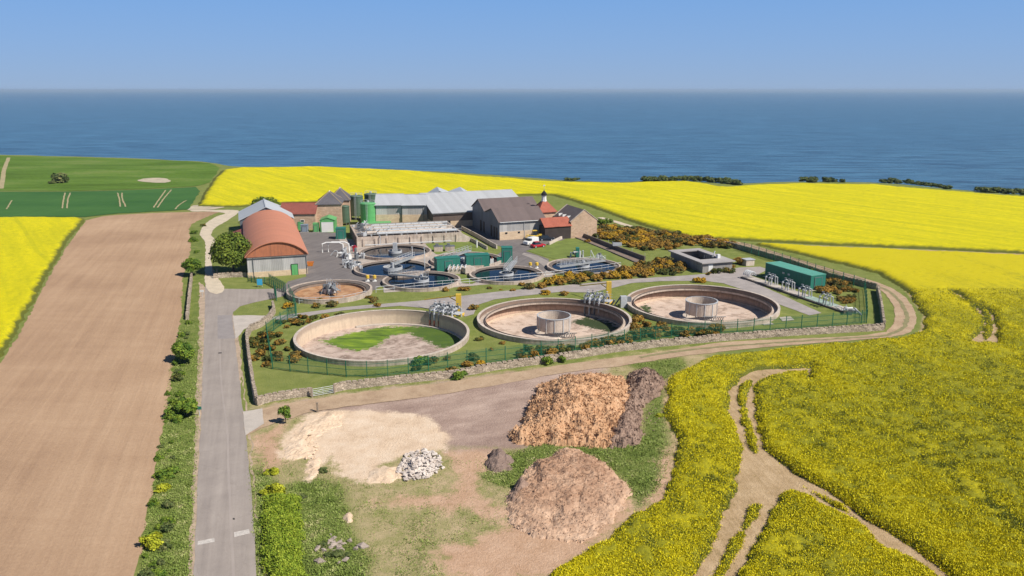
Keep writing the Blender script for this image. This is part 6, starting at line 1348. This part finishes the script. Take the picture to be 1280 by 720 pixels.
# ================================================================ heaps, rubble, boulders
def heap(name, px, hmax, mat, label, cat, dmax, seed, cell=.16, rough=.3, fr=1.2, peak=None, kind=None, ridg=False, lean=False):
    P = smooth_line(GP(px), True, 1.0); xs = np.arange(min(p[0] for p in P)-.5, max(p[0] for p in P)+.5, cell); ys_ = np.arange(min(p[1] for p in P)-.5, max(p[1] for p in P)+.5, cell)
    X_, Y_ = np.meshgrid(xs, ys_); x, y = X_.ravel(), Y_.ravel(); d = sdf(x, y, P)-.35*min(1, dmax/2)+(.55+.45*min(1, dmax/3))*fbm(x/1.3, y/1.3, seed, 5, .65)+.5*min(1, dmax/3)*fbm(x/4, y/4, seed+2, 2)
    t = np.clip((d+.5*fbm(x/2.5, y/2.5, seed+1, 3))/dmax, 0, 1); h_ = hmax*(t*(1.35-.35*t))
    if lean: h_ *= .12+.88*sstep(y+.5*fbm(x/1.5, y/1.5, seed+8, 3), min(p[1] for p in P)+1.5, max(p[1] for p in P)-2.2)
    if peak: g = G(*peak); h_ *= np.exp(-((x-g.x)**2+(y-g.y)**2)/(2*(dmax*1.6)**2))*.6+.4
    nz = fbm(x/fr, y/fr, seed+3, 5, .6); nz = (1-2*np.abs(nz)) if ridg else nz
    z = h_*(1+.42*fbm(x/3.2, y/3.2, seed+7, 3))+rough*nz*np.minimum(1, np.maximum(d, 0)/.8)
    ins = d > 0; z = np.where(ins, z+.03, -.12); nr_, nc_ = X_.shape; idd = np.arange(nr_*nc_).reshape(nr_, nc_); q = np.stack([idd[:-1, :-1], idd[:-1, 1:], idd[1:, 1:], idd[1:, :-1]], -1).reshape(-1, 4)
    q = q[ins[q].any(axis=1)]; u_ = np.unique(q); rm2 = np.zeros(len(x), int); rm2[u_] = np.arange(len(u_))
    g = np.array([x[u_].mean(), y[u_].mean()]); o = link(name, npmesh(name, np.column_stack([x-g[0], y-g[1], z])[u_], rm2[q], mat)); o.location = (g[0], g[1], 0)
    tag(o, label, cat, kind=kind); return o, (x[ins], y[ins], z[ins])
def heap_mat(name, a, b_, c_, sc=2.0):
    m, nt, b = new_mat(name); P = pos(nt); k = mth(nt, 'ADD', mth(nt, 'MULTIPLY', noise(nt, P, .5, 5, .65), .5), mth(nt, 'MULTIPLY', noise(nt, P, sc*3, 4, .75), .5))
    ln(nt, ramp(nt, k, [(.32, a), (.5, b_), (.67, c_)]), b.inputs['Base Color']); b.inputs['Roughness'].default_value = .95; b.inputs['Specular IOR Level'].default_value = .1; bump(nt, b, k, .9, .15); return m
M_chip = heap_mat('wood_chip', (.34, .19, .1), (.58, .34, .19), (.72, .49, .31)); M_comp = heap_mat('brown_compost', (.17, .115, .09), (.31, .21, .16), (.47, .33, .25))
M_exc = heap_mat('red_brown_earth', (.25, .14, .085), (.42, .255, .165), (.6, .41, .28), 1.2); M_sandh = heap_mat('pale_sand', (.54, .38, .25), (.72, .54, .38), (.82, .66, .5)); M_white_s = heap_mat('pale_rubble_stone', (.42, .34, .29), (.66, .57, .5), (.84, .76, .68), 3)
nt = M_exc.node_tree; b = nt.nodes['Principled BSDF']; src = b.inputs['Base Color'].links[0].from_socket; sz = nt.nodes.new('ShaderNodeSeparateXYZ'); ln(nt, pos(nt), sz.inputs[0])      # dry pale crust low down, fresh red soil at the crest
kk = mth(nt, 'ADD', sz.outputs[2], mth(nt, 'MULTIPLY', noise(nt, pos(nt), .9, 5, .7), .9)); mr = nt.nodes.new('ShaderNodeMapRange'); mr.inputs[1].default_value = .5; mr.inputs[2].default_value = 1.25; ln(nt, kk, mr.inputs[0])
ln(nt, mix(nt, mr.outputs[0], ramp(nt, noise(nt, pos(nt), 1.6, 6, .7), [(.35, (.46, .3, .2)), (.65, (.68, .48, .34))]), src), b.inputs['Base Color'])
M_dkh = heap_mat('dark_grey_soil', (.13, .09, .07), (.24, .17, .14), (.34, .25, .2))
h1, pts1 = heap('wood_chip_heap', [(640, 556), (643, 535), (655, 512), (665, 494), (672, 482), (720, 474), (778, 476), (795, 500), (792, 530), (776, 558), (720, 559), (680, 558)], 2.9, M_chip, 'tall orange-brown wood chip heap in the middle of the waste ground', 'heap', 7.0, 3, rough=.75, fr=2.2, ridg=True, peak=(728, 508))
h2, pts2 = heap('compost_heap', [(752, 558), (765, 520), (775, 486), (785, 470), (810, 468), (834, 478), (828, 496), (812, 508), (806, 530), (804, 553), (785, 560)], 1.9, M_comp, 'darker grey-brown spoil heap leaning on the right side of the wood chip heap', 'heap', 4.0, 5, rough=.6, fr=1.2, ridg=True)
h3, pts3 = heap('earth_mound', [(632, 628), (640, 606), (652, 600), (656, 590), (662, 576), (680, 578), (694, 564), (722, 562), (730, 570), (748, 572), (768, 590), (790, 606), (792, 622), (775, 650), (740, 675), (690, 680), (645, 660), (632, 642)], 1.05, M_exc, 'scraped red-brown earth mound with a broken crest below the wood chip heap', 'mound', 2.4, 8, rough=.38, fr=2.0, ridg=True, lean=True)
heap('earth_mound', [(628, 636), (630, 618), (640, 604), (660, 600), (668, 618), (650, 634)], 1.2, M_comp, 'small rough brown mound at the left foot of the scraped earth mound', 'mound', 1.6, 9, rough=.3, fr=.6)
heap('dark_soil_heap', [(606, 588), (605, 576), (615, 566), (630, 566), (641, 577), (638, 588), (622, 592)], 1.1, M_dkh, 'small dark grey soil heap beside the lush grass', 'heap', 1.4, 12, rough=.22, fr=.6)
heap('sand_heap', [(352, 572), (354, 556), (368, 538), (386, 522), (410, 514), (432, 516), (430, 530), (400, 545), (395, 568), (372, 576)], .3, M_sandh, 'low pale sand heap nearest the concrete track entrance', 'heap', 2.5, 13, rough=.28, fr=1.0, ridg=False)
heap('sand_heap', [(458, 605), (462, 590), (480, 582), (500, 582), (502, 598), (484, 607)], .35, M_sandh, 'small pale sand heap at the left foot of the white rubble', 'heap', 1.3, 14, rough=.15, fr=.8)
heap('sand_heap', [(426, 650), (430, 641), (440, 642), (444, 652), (434, 656)], .35, M_sandh, 'tiny sandy patch of spoil among the grass above the boulders', 'heap', .7, 15, rough=.1, fr=.5)
heap('sand_heap', [(382, 600), (384, 576), (398, 572), (404, 580), (392, 600)], .2, M_sandh, 'narrow tongue of pale sand reaching down into the grass', 'heap', 1.0, 16, rough=.15, fr=.6, ridg=True)
def stone_mesh(seed, n=10):
    rr = random.Random(seed); bm = bmesh.new(); vs = [bm.verts.new((rr.gauss(0, 1), rr.gauss(0, 1), rr.gauss(0, .75))) for _ in range(n)]
    for v in vs: v.co = v.co.normalized()*rr.uniform(.8, 1.1)
    bmesh.ops.convex_hull(bm, input=vs); me = bpy.data.meshes.new('stone'); bm.to_mesh(me); bm.free(); return me
def stones(name, poly_px, n, s0, s1, mat, label, pile, seed):
    P = GP(poly_px); rr = np.random.default_rng(seed); V = []; Fs = []; o_ = 0; prot = []
    for k in range(8):
        me = stone_mesh(seed*10+k); me.calc_loop_triangles(); prot.append((np.array([v.co[:] for v in me.vertices]), np.array([t.vertices[:] for t in me.loop_triangles]))); bpy.data.meshes.remove(me)
    cnt = 0
    while cnt < n:
        x, y = rr.uniform(min(p[0] for p in P), max(p[0] for p in P)), rr.uniform(min(p[1] for p in P), max(p[1] for p in P)); d = float(sdf(np.array([x]), np.array([y]), P)[0])
        if d < 0: continue
        v, f = prot[rr.integers(8)]; s = s0+(s1-s0)*rr.random()**2.5; a = rr.uniform(0, 6.28); M_ = np.array([[math.cos(a), -math.sin(a), 0], [math.sin(a), math.cos(a), 0], [0, 0, 1]]); z = rr.random()*min(1, d/1.6)*pile+s*.3
        V.append((v*[1, .8, .6])@M_.T*s+[x, y, z]); Fs.append(f+o_); o_ += len(v); cnt += 1
    V = np.vstack(V); c = V.mean(axis=0); c[2] = 0; o = link(name, npmesh(name, V-c, np.vstack(Fs), mat)); o.location = tuple(c); tag(o, label, 'rubble', kind='stuff')
heap('rubble_core', [(498, 588), (510, 572), (530, 568), (548, 574), (550, 590), (530, 598), (508, 600)], .55, M_white_s, 'rounded core of the white stone rubble pile', 'rubble', 1.6, 18, rough=.25, fr=.4, kind='stuff')
stones('rubble', [(494, 590), (508, 568), (530, 562), (548, 568), (554, 586), (535, 598), (505, 602)], 520, .1, .42, M_white_s, 'jagged white stone rubble pile beside the sand', .65, 4)
stones('rubble', [(385, 590), (370, 545), (385, 528), (400, 540), (395, 580)], 60, .08, .3, M_sandh, 'broken slabs scattered in the pale sand', .3, 5)
stones('rubble', [(655, 556), (640, 530), (700, 470), (820, 470), (830, 500), (815, 556)], 700, .05, .2, M_comp, 'loose clods around the wood chip and compost heaps', .0, 6)
bm_ = [stone_mesh(90+k, 14) for k in range(4)]
Mb = heap_mat('boulder_stone', (.2, .16, .13), (.38, .31, .26), (.55, .46, .39), 2)
for me in bm_: me.materials.append(Mb)
random.seed(9)
for k in range(44):
    px, py = 420+random.gauss(0, 10), 686+random.gauss(0, 7); o = link('boulder', bm_[k % 4]); g = G(px, py); s = random.uniform(.14, .42); o.location = (g.x, g.y, s*.3); o.scale = (s, s*.85, s*.65); o.rotation_euler = (random.uniform(-.3, .3), random.uniform(-.3, .3), random.uniform(0, 6)); tag(o, 'grey boulder in the loose heap on the near waste ground', 'boulder', 'boulders dumped on the waste ground')
for px, py, s, lab in ((454, 684, .55, 'larger pale boulder lying apart on the right of the boulder heap'), (400, 703, .5, 'pale boulder lying apart at the lower left of the boulder heap')):
    o = link('boulder', bm_[1]); g = G(px, py); o.location = (g.x, g.y, s*.3); o.scale = (s*1.1, s*.8, s*.6); tag(o, lab, 'boulder')
# clods and chunks on heaps, for a coarse broken surface
def chunks(name, pts, n, s0, s1, mat, label, seed):
    rr = np.random.default_rng(seed); x, y, z = pts; i = rr.choice(len(x), n); V, Fc, rv = blades(x[i], y[i], z[i]+.03, np.full(n, s0)+rr.random(n)*(s1-s0), 2, 1.1, .8)
    o = link(name, npmesh(name, V, Fc, mat)); tag(o, label, 'debris', kind='stuff')
chunks('wood_chips', pts1, 5000, .12, .4, M_chip, 'loose shards of bark on the wood chip heap', 3)
chunks('earth_clods', pts3, 2200, .06, .2, M_exc, 'loose clods and roots on the scraped earth mound', 6)
chunks('compost_litter', pts2, 2500, .1, .3, M_comp, 'loose litter on the darker spoil heap', 4)
# road-side posts and signs
for px, py, h_, mt, lab in ((253, 371, 1.2, M_white, 'small white sign on the verge opposite the works entrance'), (249.5, 520, 1.1, M_teal, 'small teal marker post on the verge below the white sign')):
    v = thing('verge_marker', lab, 'sign', G(px, py)); q = MB(); q.tube([(0, 0, 0), (0, 0, h_)], .05, 6); q.build('post', M_galv, v); q = MB(); q.box((0, -.05, h_), (.7, .06, .4)); q.build('plate', mt, v)
for k, (px, py, lab) in enumerate([(266.5, 341, 'left wooden gatepost on the cream track below the big tree'), (271.5, 343, 'right wooden gatepost on the cream track below the big tree'), (397, 515, 'wooden stake at the back of the sand heap')]):
    v = thing('wooden_post', lab, 'post', G(px, py)); q = MB(); q.box((0, 0, .6), (.22, .22, 1.2)); q.box((0, 0, 1.23), (.28, .28, .06)); q.build('shaft', M_wood, v)
for ob in list(COL.objects):
    if ob.type == 'MESH' and ob.name.startswith('rubble_core'): ob.name = 'rubble'
